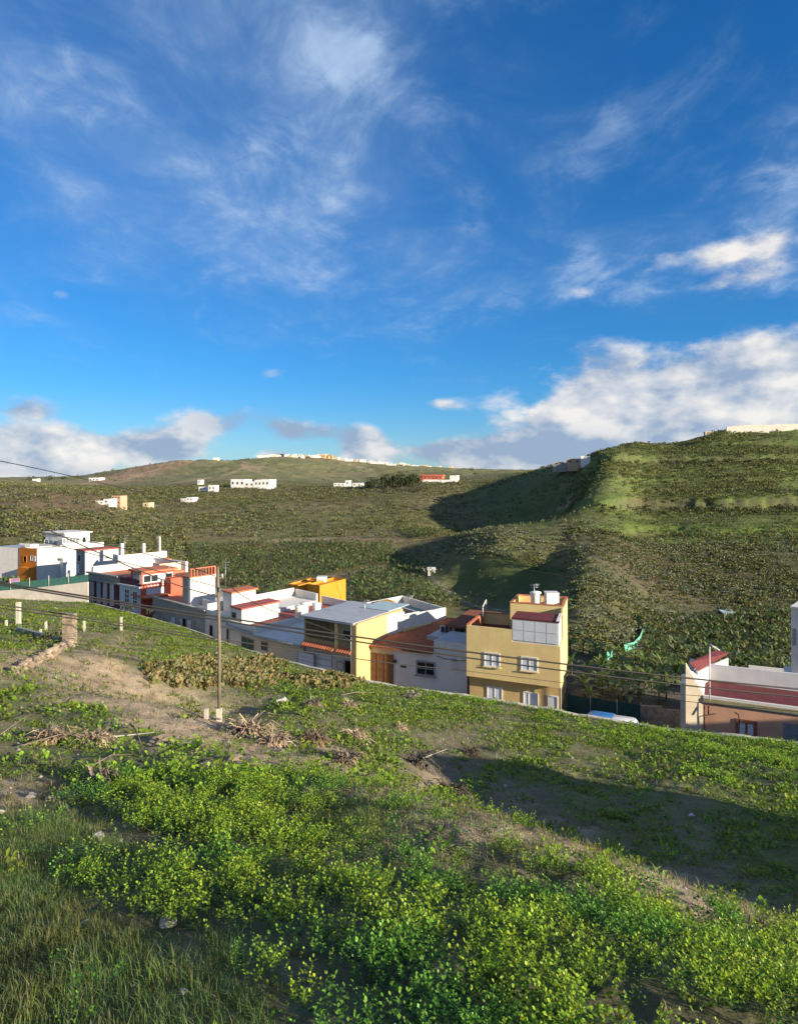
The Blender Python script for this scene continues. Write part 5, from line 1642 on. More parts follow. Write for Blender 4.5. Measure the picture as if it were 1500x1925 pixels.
def far_house(px0, px1, py0, py1, D, label, wall, roof=None, nwin=0, group=None, name='far_house', step=None, floor=1, snap=False):
    if snap:                               # stand it where the ground really is
        D = on_valley((px0 + px1) / 2, py1, 180, 1200)[1]
    x0, x1 = (px0 - HX) / F * D, (px1 - HX) / F * D
    ztop, zbot = zz(0, py0, D), zz(0, py1, D) - 3.0
    zv = zz(0, py1, D)
    t = empty(name, ((x0 + x1) / 2, D, zv), label, 'house', group)
    o = t.location
    dp = max(4.0, min(10.0, (x1 - x0) * .8))
    rot = .35

    def Q(a, b, z):
        x = x0 + (x1 - x0) * a; return (x - (b * dp) * -.25, D + b * dp + (.5 - a) * (x1 - x0) * .2, z)
    blocks = step or [(0, 1, 1.0)]
    k = 0
    for (a0, a1, hf) in blocks:
        zt_ = zv + (ztop - zv) * hf
        m = MB(); m.hexa([Q(a0, 0, zbot), Q(a1, 0, zbot), Q(a1, 1, zbot), Q(a0, 1, zbot), Q(a0, 0, zt_), Q(a1, 0, zt_), Q(a1, 1, zt_), Q(a0, 1, zt_)])
        m.build('wall', wall, t, o)
        if roof:
            m = MB(); e = .03
            m.hexa([Q(a0 - e, -.05, zt_ + .01), Q(a1 + e, -.05, zt_ + .01), Q(a1 + e, 1.05, zt_ + .01), Q(a0 - e, 1.05, zt_ + .01), Q(a0 - e, -.05, zt_ + .5), Q(a1 + e, -.05, zt_ + .5), Q(a1, 1, zt_ + 1.4), Q(a0, 1, zt_ + 1.4)])
            m.build('roof', roof, t, o)
        if nwin:
            nn = max(1, int(round(nwin * (a1 - a0))))
            for i in range(nn):
                for fl in range(floor):
                    c = a0 + (a1 - a0) * (i + .5) / nn; w_ = (a1 - a0) / nn * .13
                    hz = (zt_ - zv) / floor
                    zc0 = zv + hz * (fl + .45); zc1 = zv + hz * (fl + .72)
                    m = MB(); m.hexa([Q(c - w_, -.02, zc0), Q(c + w_, -.02, zc0), Q(c + w_, .01, zc0), Q(c - w_, .01, zc0), Q(c - w_, -.02, zc1), Q(c + w_, -.02, zc1), Q(c + w_, .01, zc1), Q(c - w_, .01, zc1)])
                    m.build('window', M_fard, t, o)
    return t


far_house(432, 508, 901, 918, 436, 'long white stepped farm building standing alone on the slope', M_farw, None, 9, step=[(0, .36, 1), (.36, .62, .75), (.62, .8, .95), (.8, 1.0, 1.0)], snap=True)
far_house(391, 405, 912, 925, 420, 'white cube house just left of the long white farm building', M_farw, None, 2, snap=True)
far_house(371, 378, 902, 911, 520, 'narrow white tower house above the white cube house', M_farw, None, 1, snap=True)
far_house(373, 389, 915, 924, 421, 'low white shed beside the white cube house', M_farw, None, 2, snap=True)
far_house(339, 363, 935, 944, 330, 'low white farmhouse below on the green slope', M_farw, None, 3, step=[(0, .5, .75), (.5, 1, 1.0)], snap=True)
far_house(207, 227, 932, 950, 300, 'unfinished pinkish brick house left on the slope', M_farb, None, 3, floor=2, step=[(0, .1, .7), (.1, 1, 1)], snap=True)
far_house(178, 206, 938, 949, 296, 'white house with terrace beside the brick house', M_farw, None, 3, step=[(0, .6, .7), (.6, 1, 1.0)], snap=True)
far_house(268, 280, 945, 955, 310, 'small pale shed right of the brick house', M_farc, None, 1, snap=True)
far_house(627, 648, 908, 915, 455, 'low white house left of the dark trees', M_farw, None, 3, snap=True)
far_house(649, 657, 903, 915, 456, 'tall narrow white house left of the dark trees', M_farw, None, 1, snap=True)
far_house(662, 680, 908, 916, 452, 'white and tan shed closest to the dark trees', M_farw, None, 2, snap=True)
far_house(790, 831, 895, 902, 432, 'white villa with red front and terrace right of the dark trees', M_farr, M_farr, 6, snap=True)
far_house(794, 858, 900, 907, 424, 'white terrace wall building before the red villa', M_farw, None, 0, step=[(0, .8, .75), (.8, 1, 1.9)], snap=True)
far_house(166, 187, 898, 906, 760, 'white houses group on the far left plain', M_farw, None, 3)
far_house(60, 70, 900, 905, 900, 'tiny white house at the far left horizon', M_farw, None, 0)
far_house(1092, 1109, 857, 868, 318, 'white house near the top of the shaded ridge', M_farw, None, 0)
far_house(1066, 1091, 862, 874, 322, 'dull brown low house beside the white house on the shaded ridge', M_farb, None, 2)
far_house(1040, 1064, 868, 876, 335, 'pale low house at the left end of the shaded ridge', M_conc, None, 2)
far_house(1326, 1338, 811, 817, 342, 'small pale hut on the crest of the right-hand hill', M_farc, None, 1)
# the ridge-top town
rt = random.Random(21)
sky_px = np.arange(380, 900, 4.0); sky_D = np.exp(np.linspace(math.log(700), math.log(2600), 90))
_X = ((sky_px - HX) / F)[:, None] * sky_D[None]; _Yd = np.broadcast_to(sky_D[None], _X.shape)
_q = HV(_X, _Yd) / _Yd
_i = np.argmax(_q, 1); crest_D = sky_D[_i]; crest_py = HY - F * _q[np.arange(len(sky_px)), _i]


def on_crest(px):
    """depth and picture row of the far skyline"""
    return float(np.interp(px, sky_px, crest_D)), float(np.interp(px, sky_px, crest_py))


def crest_house(p_, w_, hh, label, wall, group=None, name='far_house', nwin=0, drop=0.0):
    D_, yb = on_crest(p_ + w_ / 2)
    far_house(p_, p_ + w_, yb - hh + drop, yb + 1 + drop, D_ * .99, label, wall, None, nwin, group, name)


crest_house(597, 15, 9, 'large cream block at the edge of the ridge-top town', M_farc, nwin=3, drop=2)
crest_house(614, 10, 8, 'ochre house beside the large cream block on the ridge', M_ochre, nwin=2, drop=2)
crest_house(520, 15, 5, 'dark brown building on the crest left of the town', M_fard)
crest_house(400, 9, 4, 'lone white house on the left brow of the far hill', M_farw)
for k in range(230):
    p_ = rt.choice([rt.uniform(478, 600), rt.uniform(590, 845), rt.uniform(500, 800)])
    w_ = rt.uniform(2.5, 7.5); hh = rt.uniform(1.8, 5.0) * (1 if p_ < 760 else .75)
    crest_house(p_, w_, hh, 'tiny pale house in the crowded white town along the far ridge', rt.choice([M_farw, M_farw, M_farw, M_farc, M_white]), 'white houses of the ridge-top town', 'town_house', 0, rt.uniform(-.5, 6.5) * (1 if p_ > 590 else .35))

# ------------------------------------------------------------------ plants
M_leafy = mat_leaf('fresh_leaf', trans=.40, rough=.45, spec=.35)
M_herb = mat_leaf('herb_leaf', trans=.35)
M_grassm = mat_leaf('grass_blade', trans=.35, rough=.6)
M_shrub = mat_leaf('shrub_leaf', trans=.22, rough=.7, spec=.1)
M_banana = mat_leaf('banana_leaf', trans=.30, rough=.5, spec=.3)
M_dry = mat_leaf('dead_leaf', trans=.15, rough=.85, spec=.1, tsat=(1.1, 1.0, .8))
M_bark = mat_plain('bark', (.13, .10, .075), .95, .2, 3, .5, .1)
M_stem = mat_plain('banana_stem', (.16, .15, .06), .8, .25, 4, .3, .2)


class TP:
    """template plant: triangles with a tint for each vertex"""
    def __init__(s):
        s.v, s.t, s.c = [], [], []

    def tri(s, a, b, c, col):
        i = len(s.v); s.v += [a, b, c]; s.t.append((i, i + 1, i + 2)); s.c += [col] * 3

    def kite(s, base, d, side, L, w, col, fold=.25, droop=.15, tipcol=None):
        d = np.asarray(d, float); d /= np.linalg.norm(d) + 1e-9
        side = np.asarray(side, float); side = side - d * side.dot(d); side /= np.linalg.norm(side) + 1e-9
        n = np.cross(d, side)
        base = np.asarray(base, float)
        m = base + d * L * .45 - n * w * fold
        tip = base + d * L + np.array((0, 0, -L * droop))
        l = base + d * L * .5 + side * w / 2; r = base + d * L * .5 - side * w / 2
        i = len(s.v); s.v += [base, l, tip, r]
        s.t += [(i, i + 1, i + 2), (i, i + 2, i + 3)]
        s.c += [col, col, tipcol or col, col]

    def arr(s):
        return np.array(s.v, np.float32), np.array(s.t, np.int32), np.array(s.c, np.float32)


def jit(r, c, a):
    k = 1 + r.uniform(-a, a)
    return (c[0] * k * (1 + r.uniform(-a, a) * .4), c[1] * k, c[2] * k * (1 + r.uniform(-a, a) * .5))


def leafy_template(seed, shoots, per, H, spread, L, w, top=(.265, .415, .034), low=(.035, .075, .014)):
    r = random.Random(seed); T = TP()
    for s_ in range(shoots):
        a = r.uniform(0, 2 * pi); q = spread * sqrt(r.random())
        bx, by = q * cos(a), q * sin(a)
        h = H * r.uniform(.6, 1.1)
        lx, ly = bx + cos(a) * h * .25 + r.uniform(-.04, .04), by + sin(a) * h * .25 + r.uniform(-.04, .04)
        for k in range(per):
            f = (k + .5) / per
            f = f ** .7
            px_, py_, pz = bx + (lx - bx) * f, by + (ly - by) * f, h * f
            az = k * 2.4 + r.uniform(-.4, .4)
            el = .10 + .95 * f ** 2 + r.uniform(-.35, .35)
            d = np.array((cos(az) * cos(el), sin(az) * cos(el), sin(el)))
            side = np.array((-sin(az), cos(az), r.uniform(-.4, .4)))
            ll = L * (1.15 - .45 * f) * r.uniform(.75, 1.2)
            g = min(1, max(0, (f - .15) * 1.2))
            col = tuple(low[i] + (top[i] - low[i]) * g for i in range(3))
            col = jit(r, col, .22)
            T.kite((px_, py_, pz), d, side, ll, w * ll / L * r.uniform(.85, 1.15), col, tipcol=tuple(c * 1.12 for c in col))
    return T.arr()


def tuft_template(seed, n, R, H, leaf, cols, up=.5):
    """low cushion of small leaves"""
    r = random.Random(seed); T = TP()
    for k in range(n):
        a = r.uniform(0, 2 * pi); q = R * sqrt(r.random())
        hmax = H * (1 - (q / R) ** 2 * .75)
        z = hmax * r.uniform(.35, 1.0)
        az = a + r.uniform(-1, 1); el = r.uniform(-.1, 1.2) * up * 2
        d = np.array((cos(az) * cos(el), sin(az) * cos(el), sin(el)))
        side = np.array((-sin(az), cos(az), r.uniform(-.7, .7)))
        c = r.choice(cols); g = .5 + .6 * z / H
        T.kite((q * cos(a), q * sin(a), z - leaf * .3), d, side, leaf * r.uniform(.7, 1.4), leaf * r.uniform(.4, .7), jit(r, tuple(x * g for x in c), .2), fold=.15)
    return T.arr()


def grass_template(seed, n, R, H, cols, wid=.006, seg=2):
    r = random.Random(seed); T = TP()
    for k in range(n):
        a = r.uniform(0, 2 * pi); q = R * sqrt(r.random())
        b = np.array((q * cos(a), q * sin(a), -.02)); az = r.uniform(0, 2 * pi); lean = r.uniform(.1, 1.1)
        h = H * r.uniform(.5, 1.15)
        d = np.array((cos(az), sin(az), 0)); s = np.array((-sin(az), cos(az), 0)) * wid * r.uniform(.7, 1.4)
        m = b + d * h * lean * .35 + np.array((0, 0, h * .62)); t = b + d * h * lean + np.array((0, 0, h * (1 - .25 * lean)))
        c = jit(r, r.choice(cols), .2); c0 = tuple(x * .55 for x in c)
        i = len(T.v); T.v += [b - s, b + s, m - s * .8, m + s * .8, t]
        T.t += [(i, i + 1, i + 3), (i, i + 3, i + 2), (i + 2, i + 3, i + 4)]; T.c += [c0, c0, c, c, c]
    return T.arr()


def shrub_template(seed, n, cols, leaf=.34):
    """round scrub bush of unit radius, many small faces over and inside a dome"""
    r = random.Random(seed); T = TP()
    lob = [(r.uniform(-.5, .5), r.uniform(-.5, .5), r.uniform(.2, .55), r.uniform(.4, .65)) for _ in range(5)]
    for k in range(n):
        cx, cy, cz, R = r.choice(lob)
        v = np.array((r.gauss(0, 1), r.gauss(0, 1), abs(r.gauss(0, 1)) - .15)); v /= np.linalg.norm(v)
        rr = R * r.uniform(.7, 1.05)
        p = np.array((cx, cy, cz)) + v * rr
        d = v + np.array((r.uniform(-.8, .8), r.uniform(-.8, .8), r.uniform(-.3, .8)))
        c = r.choice(cols)
        T.kite(p - v * leaf * .3, d, np.cross(d, (r.uniform(-1, 1), r.uniform(-1, 1), 1)), leaf * r.uniform(.7, 1.3), leaf * r.uniform(.55, .95), jit(r, c, .22), fold=.1, droop=0)
    return T.arr()


def banana_leaf(T, r, az, el, L, w, col, base=(0, 0, 0), seg=4):
    """arching blade with a mid-rib"""
    b = np.array(base, float); d = np.array((cos(az), sin(az), 0)); s = np.array((-sin(az), cos(az), 0))
    pts = []
    for k in range(seg + 1):
        f = k / seg
        e = el - f * f * 1.35
        pts.append(b.copy())
        b = b + (d * cos(e) + np.array((0, 0, sin(e)))) * L / seg
    prof = [.12, .85, 1.0, .75, .05] if seg == 4 else [.15, 1, .8, .05]
    base_i = len(T.v)
    for k, p in enumerate(pts):
        ww = w / 2 * prof[k]
        T.v += [p + s * ww + np.array((0, 0, .12 * ww)), p - np.array((0, 0, .1 * ww)), p - s * ww + np.array((0, 0, .12 * ww))]
        cc = jit(r, col, .1); T.c += [cc, tuple(x * 1.25 for x in cc), cc]
    for k in range(seg):
        i = base_i + 3 * k
        T.t += [(i, i + 1, i + 4), (i, i + 4, i + 3), (i + 1, i + 2, i + 5), (i + 1, i + 5, i + 4)]


def banana_template(seed, seg=3):
    r = random.Random(seed); T = TP()
    n = r.randint(7, 9); H = 1.7
    for k in range(5):                     # stem as five-sided tube
        a0, a1 = 2 * pi * k / 5, 2 * pi * (k + 1) / 5
        A = np.array((.14 * cos(a0), .14 * sin(a0), -.3)); B = np.array((.14 * cos(a1), .14 * sin(a1), -.3)); C = np.array((.09 * cos(a1), .09 * sin(a1), H)); D = np.array((.09 * cos(a0), .09 * sin(a0), H))
        T.tri(A, B, C, (.09, .08, .035)); T.tri(A, C, D, (.09, .08, .035))
    for k in range(n):
        az = k * 2.4 + r.uniform(-.3, .3); el = r.uniform(.45, 1.35)
        banana_leaf(T, r, az, el, r.uniform(1.5, 2.3), r.uniform(.42, .6), jit(r, r.choice([(.10, .14, .045), (.12, .16, .05), (.08, .12, .04), (.16, .165, .075)]), .2), (0, 0, H - .1), seg)
    for k in range(1):                     # hanging dead leaves
        az = r.uniform(0, 6.28)
        banana_leaf(T, r, az, -.5, 1.0, .25, (.20, .15, .08), (0, 0, H - .3), seg)
    return T.arr()


def merge(templates, pos, scl, tint=None, tilt=.0, rng_=None, sz=None):
    """one big mesh from copies of template plants"""
    g = rng_ or rng
    n = len(pos); which = g.integers(0, len(templates), n)
    Vs, Ts, Cs = [], [], []; off = 0
    rz = g.uniform(0, 2 * pi, n)
    for k, (V, T, C) in enumerate(templates):
        idx = np.nonzero(which == k)[0]
        if len(idx) == 0:
            continue
        c, s = np.cos(rz[idx])[:, None], np.sin(rz[idx])[:, None]
        sc = scl[idx][:, None]
        x = (V[None, :, 0] * c - V[None, :, 1] * s) * sc; y = (V[None, :, 0] * s + V[None, :, 1] * c) * sc; z = V[None, :, 2] * sc * (1 if sz is None else sz[idx][:, None])
        P_ = np.stack([x + pos[idx][:, None, 0], y + pos[idx][:, None, 1], z + pos[idx][:, None, 2]], -1)
        Vs.append(P_.reshape(-1, 3))
        Ts.append((T[None] + (np.arange(len(idx)) * len(V))[:, None, None] + off).reshape(-1, 3))
        Cc = np.broadcast_to(C[None], (len(idx),) + C.shape)
        if tint is not None:
            Cc = Cc * tint[idx][:, None, :]
        Cs.append(Cc.reshape(-1, 3)); off += len(idx) * len(V)
    return np.concatenate(Vs), np.concatenate(Ts), np.concatenate(Cs)


def tinted(n, a=.15, warm=.1, g=None):
    g = g or rng
    k = 1 + g.uniform(-a, a, n); w = g.uniform(-warm, warm, n)
    return np.stack([k * (1 + w), k, k * (1 - w)], 1)


def stuff(name, arrs, mat, label, cat):
    V, T, C = arrs
    o = link(name, np_mesh(name, V, T, C), mat)
    tag(o, label, cat, None, 'stuff')
    return len(T)


NTRI = {}


def area_points(n, u0, u1, D0, D1):
    u = rng.uniform(u0, u1, n); D = np.sqrt(rng.uniform(D0 * D0, D1 * D1, n))
    return u * D, D


def proj(x, y, z):
    return HX + F * x / y, HY - F * z / y


# ---- fresh leafy plants on the near mound
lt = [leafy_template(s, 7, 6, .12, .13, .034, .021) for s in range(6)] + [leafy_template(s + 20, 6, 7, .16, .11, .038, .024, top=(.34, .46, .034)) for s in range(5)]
lt_far = [leafy_template(s + 50, 9, 4, .22, .26, .10, .065) for s in range(5)]
x, y = area_points(33000, -.72, .72, 2.6, 14)
z = HS(x, y); zw = zones(x, y, z)
ba, bb = (x * .75 - y * .66), (x * .66 + y * .75)                  # bands running down to the right
clump = fbm(ba * .75 + 31, bb * 2.3, 3) * .8 + fbm(x * 4.5, y * 4.5 + 3, 2) * .45
cs = .42                                                                 # the weeds grow in rounded cushions: distance to the nearest cushion centre
gi, gj = np.floor(x / cs).astype(int), np.floor(y / cs).astype(int)
dome = np.full(len(x), 9.0)
for di in (-1, 0, 1):
    for dj in (-1, 0, 1):
        ci, cj = gi + di, gj + dj
        ox = _gv[(_perm[ci & 4095] + cj * 131) & 4095]; oy = _gv[(_perm[(ci + 77) & 4095] + cj * 57) & 4095]
        dome = np.minimum(dome, np.hypot(x - (ci + .15 + .7 * ox) * cs, y - (cj + .15 + .7 * oy) * cs) / cs)
keep = rng.random(len(x)) < (1 - sstep(.33, .50, dome)) * np.clip(zw[:, 0] * 1.35 * sstep(-.10, .03, clump + rng.uniform(-.05, .05, len(x))), 0, 1) * np.where(y < 8, .95, .8)
x, y, z = x[keep], y[keep], z[keep]; cl = clump[keep]
z = z + .17 * np.clip(1 - (dome[keep] / .52) ** 2, 0, 1)
sc = rng.uniform(.6, 1.15, len(x)) * (1 + cl * 1.6)
spc = sstep(.02, .14, fbm(x * .9 + 77, y * .9, 3))[:, None]          # a darker, bluer kind grows in patches
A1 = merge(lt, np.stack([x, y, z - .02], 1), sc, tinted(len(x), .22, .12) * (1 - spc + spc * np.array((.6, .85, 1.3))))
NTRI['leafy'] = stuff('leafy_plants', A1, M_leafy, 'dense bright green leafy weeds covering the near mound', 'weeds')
x, y = area_points(22000, -.72, .72, 12, 60)
z = HS(x, y); zw = zones(x, y, z); clump = fbm(x * .8 + 31, y * .8, 3)
keep = (rng.random(len(x)) < np.clip(zw[:, 0] * (.75 + 2.6 * clump), 0, 1)) & (y < D_edge(HX + F * x / y) - .1)
x, y, z = x[keep], y[keep], z[keep]
A1 = merge(lt_far, np.stack([x, y, z - .02], 1), rng.uniform(.9, 1.7, len(x)), tinted(len(x), .2, .12))
NTRI['leafy2'] = stuff('leafy_plants', A1, M_leafy, 'bright green leafy weeds along the lower edge of the slope', 'weeds')

# ---- low herbs over the whole slope
gc = [(.20, .31, .032), (.25, .34, .035), (.16, .25, .03), (.22, .25, .055)]
ht = [tuft_template(s, 26, .26, .20, .10, gc) for s in range(6)]
ht2 = [tuft_template(s + 9, 15, .36, .24, .18, gc) for s in range(6)]
x, y = area_points(9000, -.72, .72, 3, 22)
z = HS(x, y); zw = zones(x, y, z); n_ = fbm(x * 1.1, y * 1.1 + 60, 4)
keep = rng.random(len(x)) < np.clip(zw[:, 2] * (.55 + 3.0 * n_), 0, 1) * .8
x, y, z = x[keep], y[keep], z[keep]
A1 = merge(ht, np.stack([x, y, z - .03], 1), rng.uniform(.4, 1.0, len(x)), tinted(len(x), .25, .15))
NTRI['herb1'] = stuff('ground_herbs', A1, M_herb, 'small green herbs scattered over the near soil', 'herbs')
x, y = area_points(36000, -.66, .66, 20, 108)
z = HS(x, y); zw = zones(x, y, z); n_ = fbm(x * .45, y * .45 + 60, 4)
keep = (rng.random(len(x)) < np.clip(zw[:, 2] * (.75 + 3.2 * n_), 0, 1)) & (y < D_edge(HX + F * x / y) - .2)
x, y, z = x[keep], y[keep], z[keep]
A1 = merge(ht2, np.stack([x, y, z - .04], 1), rng.uniform(.6, 1.35, len(x)), tinted(len(x), .25, .15))
NTRI['herb2'] = stuff('ground_herbs', A1, M_herb, 'low bright green herbs over the middle of the slope', 'herbs')

# ---- tall grass at the lower left and in drifts on the mound
gg = [(.13, .22, .05), (.15, .245, .06), (.19, .245, .08), (.25, .26, .13), (.105, .185, .045)]
gt = [grass_template(s, 20, .09, .15, gg, .0018) for s in range(7)]
gd = [grass_template(s + 30, 9, .14, .22, [(.32, .27, .16), (.24, .21, .11), (.17, .18, .07)], .007) for s in range(6)]
x, y = area_points(30000, -.75, .60, 2.4, 14.5)
z = HS(x, y); zw = zones(x, y, z)
keep = rng.random(len(x)) < np.clip((zw[:, 1] - .25) * 1.3, 0, 1) * np.where(y < 7, .85, .9)
x, y, z = x[keep], y[keep], z[keep]
dry_ = sstep(.0, .2, fbm(x * 1.1 + 12, y * 1.1, 3))[:, None]          # drifts of drier, browner grass
A1 = merge(gt, np.stack([x, y, z], 1), rng.uniform(.55, 1.1, len(x)) * (1 + fbm(x * 1.7, y * 1.7 + 5, 3) * 1.2), tinted(len(x), .25, .2) * (1 - dry_ + dry_ * np.array((1.1, .9, .95))))
NTRI['grass'] = stuff('tall_grass', A1, M_grassm, 'tall soft grass at the lower left and over the mound', 'grass')
x, y = area_points(9000, -.7, .7, 5, 70)
z = HS(x, y); zw = zones(x, y, z)
keep = (rng.random(len(x)) < np.clip(.25 + .6 * zw[:, 4] + .3 * zw[:, 3], 0, .8)) & (y < D_edge(HX + F * x / y) - .3)
x, y, z = x[keep], y[keep], z[keep]
A1 = merge(gd, np.stack([x, y, z], 1), rng.uniform(.5, 1.2, len(x)) * np.clip(y / 22, .7, 1.5), tinted(len(x), .3, .15))
NTRI['dry'] = stuff('dry_grass', A1, M_grassm, 'thin dry grass and straw over the bare soil', 'grass')
x, y = area_points(5000, -.7, .7, 3, 15)
z = HS(x, y); zw = zones(x, y, z)
keep = rng.random(len(x)) < .22 + .3 * sstep(.0, .15, fbm(x * 1.3 + 8, y * 1.3, 3))
x, y, z = x[keep], y[keep], z[keep]
A1 = merge(gd, np.stack([x, y, z], 1), rng.uniform(.35, .85, len(x)) * np.clip(y / 9, .6, 1.0), tinted(len(x), .3, .15) * .85)
NTRI['dry2'] = stuff('dry_grass', A1, M_grassm, 'dead brown stems mixed into the leafy weeds of the near mound', 'grass')
# pebbles on bare soil
pm = []
for s in range(5):
    r = random.Random(s); T = TP()
    vs = [np.array((r.uniform(.7, 1.1) * cos(a), r.uniform(.7, 1.1) * sin(a), r.uniform(-.1, .2))) for a in (0, 1.26, 2.5, 3.8, 5.0)]; top = np.array((r.uniform(-.2, .2), r.uniform(-.2, .2), r.uniform(.5, .8)))
    for k in range(5):
        T.tri(vs[k], vs[(k + 1) % 5], top, (.22, .19, .155))
    pm.append(T.arr())
x, y = area_points(9000, -.7, .7, 3, 45)
z = HS(x, y); zw = zones(x, y, z)
keep = rng.random(len(x)) < np.clip(zw[:, 3] * .6 + zw[:, 4] * .5, 0, 1)
x, y, z = x[keep], y[keep], z[keep]
A1 = merge(pm, np.stack([x, y, z], 1), rng.uniform(.015, .045, len(x)) * np.clip(y / 9, .6, 1.7), tinted(len(x), .4, .08))
stuff('pebbles', A1, mat_leaf('pebble_stone', trans=0, rough=.95), 'loose pebbles strewn over the bare soil', 'pebbles')

# ---- prickly pear patches
def pear_template(seed):
    r = random.Random(seed); T = TP()
    for k in range(9):
        b = np.array((r.uniform(-.35, .35), r.uniform(-.35, .35), 0))
        for lev in range(2):
            az = r.uniform(0, 3.14); nrm = np.array((cos(az), sin(az), r.uniform(-.3, .3))); up = np.array((r.uniform(-.4, .4), r.uniform(-.4, .4), 1.0)); up /= np.linalg.norm(up)
            s = np.cross(up, nrm); s /= np.linalg.norm(s)
            w, h_ = r.uniform(.11, .16), r.uniform(.26, .36)
            col = jit(r, r.choice([(.20, .20, .075), (.26, .22, .10), (.15, .175, .06), (.30, .23, .12)]), .2)
            ring = [b + s * w * cos(a) + up * (h_ * .5 + h_ * .5 * sin(a)) for a in np.linspace(0, 2 * pi, 8)[:-1]]
            ctr = b + up * h_ * .5 + nrm * .03
            for i in range(7):
                T.tri(ring[i], ring[(i + 1) % 7], ctr, col)
            b = b + up * h_ * .92
    return T.arr()


pt = [pear_template(s) for s in range(6)]
for (cx, cy, rx, ry, n, lab) in ((385, 1262, 95, 26, 330, 'patch of yellowish prickly pear left of the wooden pole'), (475, 1262, 60, 28, 200, 'patch of brownish prickly pear right of the wooden pole'), (610, 1278, 60, 13, 130, 'patch of prickly pear at the edge above the grey boarded house')):
    a = rng.uniform(0, 2 * pi, n); q = np.sqrt(rng.random(n)) * (1 + rng.uniform(-.1, .25, n))
    xs, ys, zs_ = hits(cx + rx * q * np.cos(a), cy + ry * q * np.sin(a) + 4, HS, 15, 110)
    A1 = merge(pt, np.stack([xs, ys, zs_ - .05], 1), rng.uniform(.5, .95, n), tinted(n, .2, .12))
    stuff('prickly_pear_patch', A1, M_herb, lab, 'cactus patch')


# ---- dead agaves and stalks
def dead_agave(px, py, size, label, lean=0.0, stalk=None, col=((.66, .51, .34), (.54, .41, .27), (.40, .31, .22)), seed=0, fallen=False, grp='dead bleached agaves'):
    x, y, z = on_slope(px, py)
    t = empty('dead_agave', (x, y, z), label, 'dead agave', grp)
    r = random.Random(seed + int(px)); T = TP()
    R = size / F * y * .62
    n = 170
    for k in range(n):
        az = r.uniform(0, 2 * pi); el = r.gauss(.05, .40) if not fallen else r.uniform(-.25, .6)
        d = np.array((cos(az) * cos(el), sin(az) * cos(el), sin(el)))
        if fallen: d = d + np.array((fallen * 1.1, .2, 0)); d /= np.linalg.norm(d)
        s = np.cross(d, (0, 0, 1)); s /= np.linalg.norm(s) + 1e-6
        L = R * r.uniform(.45, 1.15); w = R * r.uniform(.025, .06)
        c = jit(r, r.choice(col), .2)
        b = d * R * .05 + np.array((r.uniform(-.25, .25), r.uniform(-.25, .25), r.uniform(.0, .34))) * R
        mid = b + d * L * .55 + np.array((0, 0, R * .05)); tip = b + d * L + np.array((r.uniform(-.2, .2), r.uniform(-.2, .2), -r.uniform(.3, 1.0))) * R * .6
        i = len(T.v); T.v += [b - s * w, b + s * w, mid - s * w * .8, mid + s * w * .8, tip, mid - np.array((0, 0, w * .6))]
        T.t += [(i, i + 1, i + 5), (i + 1, i + 3, i + 5), (i, i + 5, i + 2), (i + 2, i + 5, i + 4), (i + 5, i + 3, i + 4)]; T.c += [tuple(q * .7 for q in c)] * 2 + [c] * 4
    V_, T_, C_ = T.arr()
    link('dead_leaves', np_mesh('dead_leaves', V_, T_, C_), M_dry, t)
    rk = rock_mesh(int(px) + 5, R * .22, R * .22, R * .3); o = link('stump', rk, M_pole, t); o.location = (0, 0, R * .1)
    if stalk:
        (qx, qy) = stalk
        e = on_slope(qx, qy)
        MB().tube([(0, 0, R * .3), (e[0] - x, e[1] - y, e[2] - z + .25)], [1.1 * y / F, .8 * y / F], 6).build('flower_stalk', M_post, t)
    return t


dead_agave(98, 1398, 75, 'dead tan agave at the far left with a trailing trunk', seed=1, fallen=-.6)
dead_agave(180, 1402, 72, 'dead tan agave with fallen stalks, second from the left', seed=2, stalk=(290, 1393))
dead_agave(185, 1478, 80, 'flattened grey dead agave on the grass at the left', seed=3, fallen=.8, col=((.27, .21, .16), (.20, .16, .12), (.33, .26, .2)))
dead_agave(472, 1384, 85, 'big heap of dead agave leaves just right of the wooden pole', seed=4)
dead_agave(520, 1402, 62, 'pale dead agave at the right end of the heap', seed=5)
dead_agave(432, 1378, 34, 'small bleached agave at the foot of the wooden pole', seed=14, col=((.42, .37, .30), (.36, .31, .26)))
dead_agave(588, 1400, 62, 'rounded dead agave in the middle of the dry row', seed=6, col=((.33, .24, .16), (.27, .19, .13)))
dead_agave(668, 1394, 58, 'dead agave with curled leaves, right of the dry row', seed=7)
dead_agave(650, 1436, 66, 'dead agave spilling over the dirt ridge', seed=8, col=((.36, .28, .19), (.28, .22, .15)))
dead_agave(586, 1330, 40, 'upright dead agave stump above the dry row', seed=9, stalk=(580, 1300), col=((.38, .30, .22), (.30, .24, .18)))
dead_agave(656, 1332, 34, 'small dead agave above the middle of the slope', seed=10)
dead_agave(775, 1312, 30, 'whitish dead agave near the street edge', seed=11, col=((.46, .42, .34), (.38, .34, .27)))
dead_agave(752, 1370, 24, 'little dead agave on the bare patch at centre', seed=12)
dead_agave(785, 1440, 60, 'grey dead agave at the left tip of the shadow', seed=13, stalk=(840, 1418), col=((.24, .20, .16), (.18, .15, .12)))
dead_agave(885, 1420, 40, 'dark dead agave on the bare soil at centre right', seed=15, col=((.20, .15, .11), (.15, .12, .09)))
dead_agave(850, 1500, 70, 'dark tangled dead agave inside the shadow', seed=16, col=((.15, .12, .1), (.11, .09, .07)))
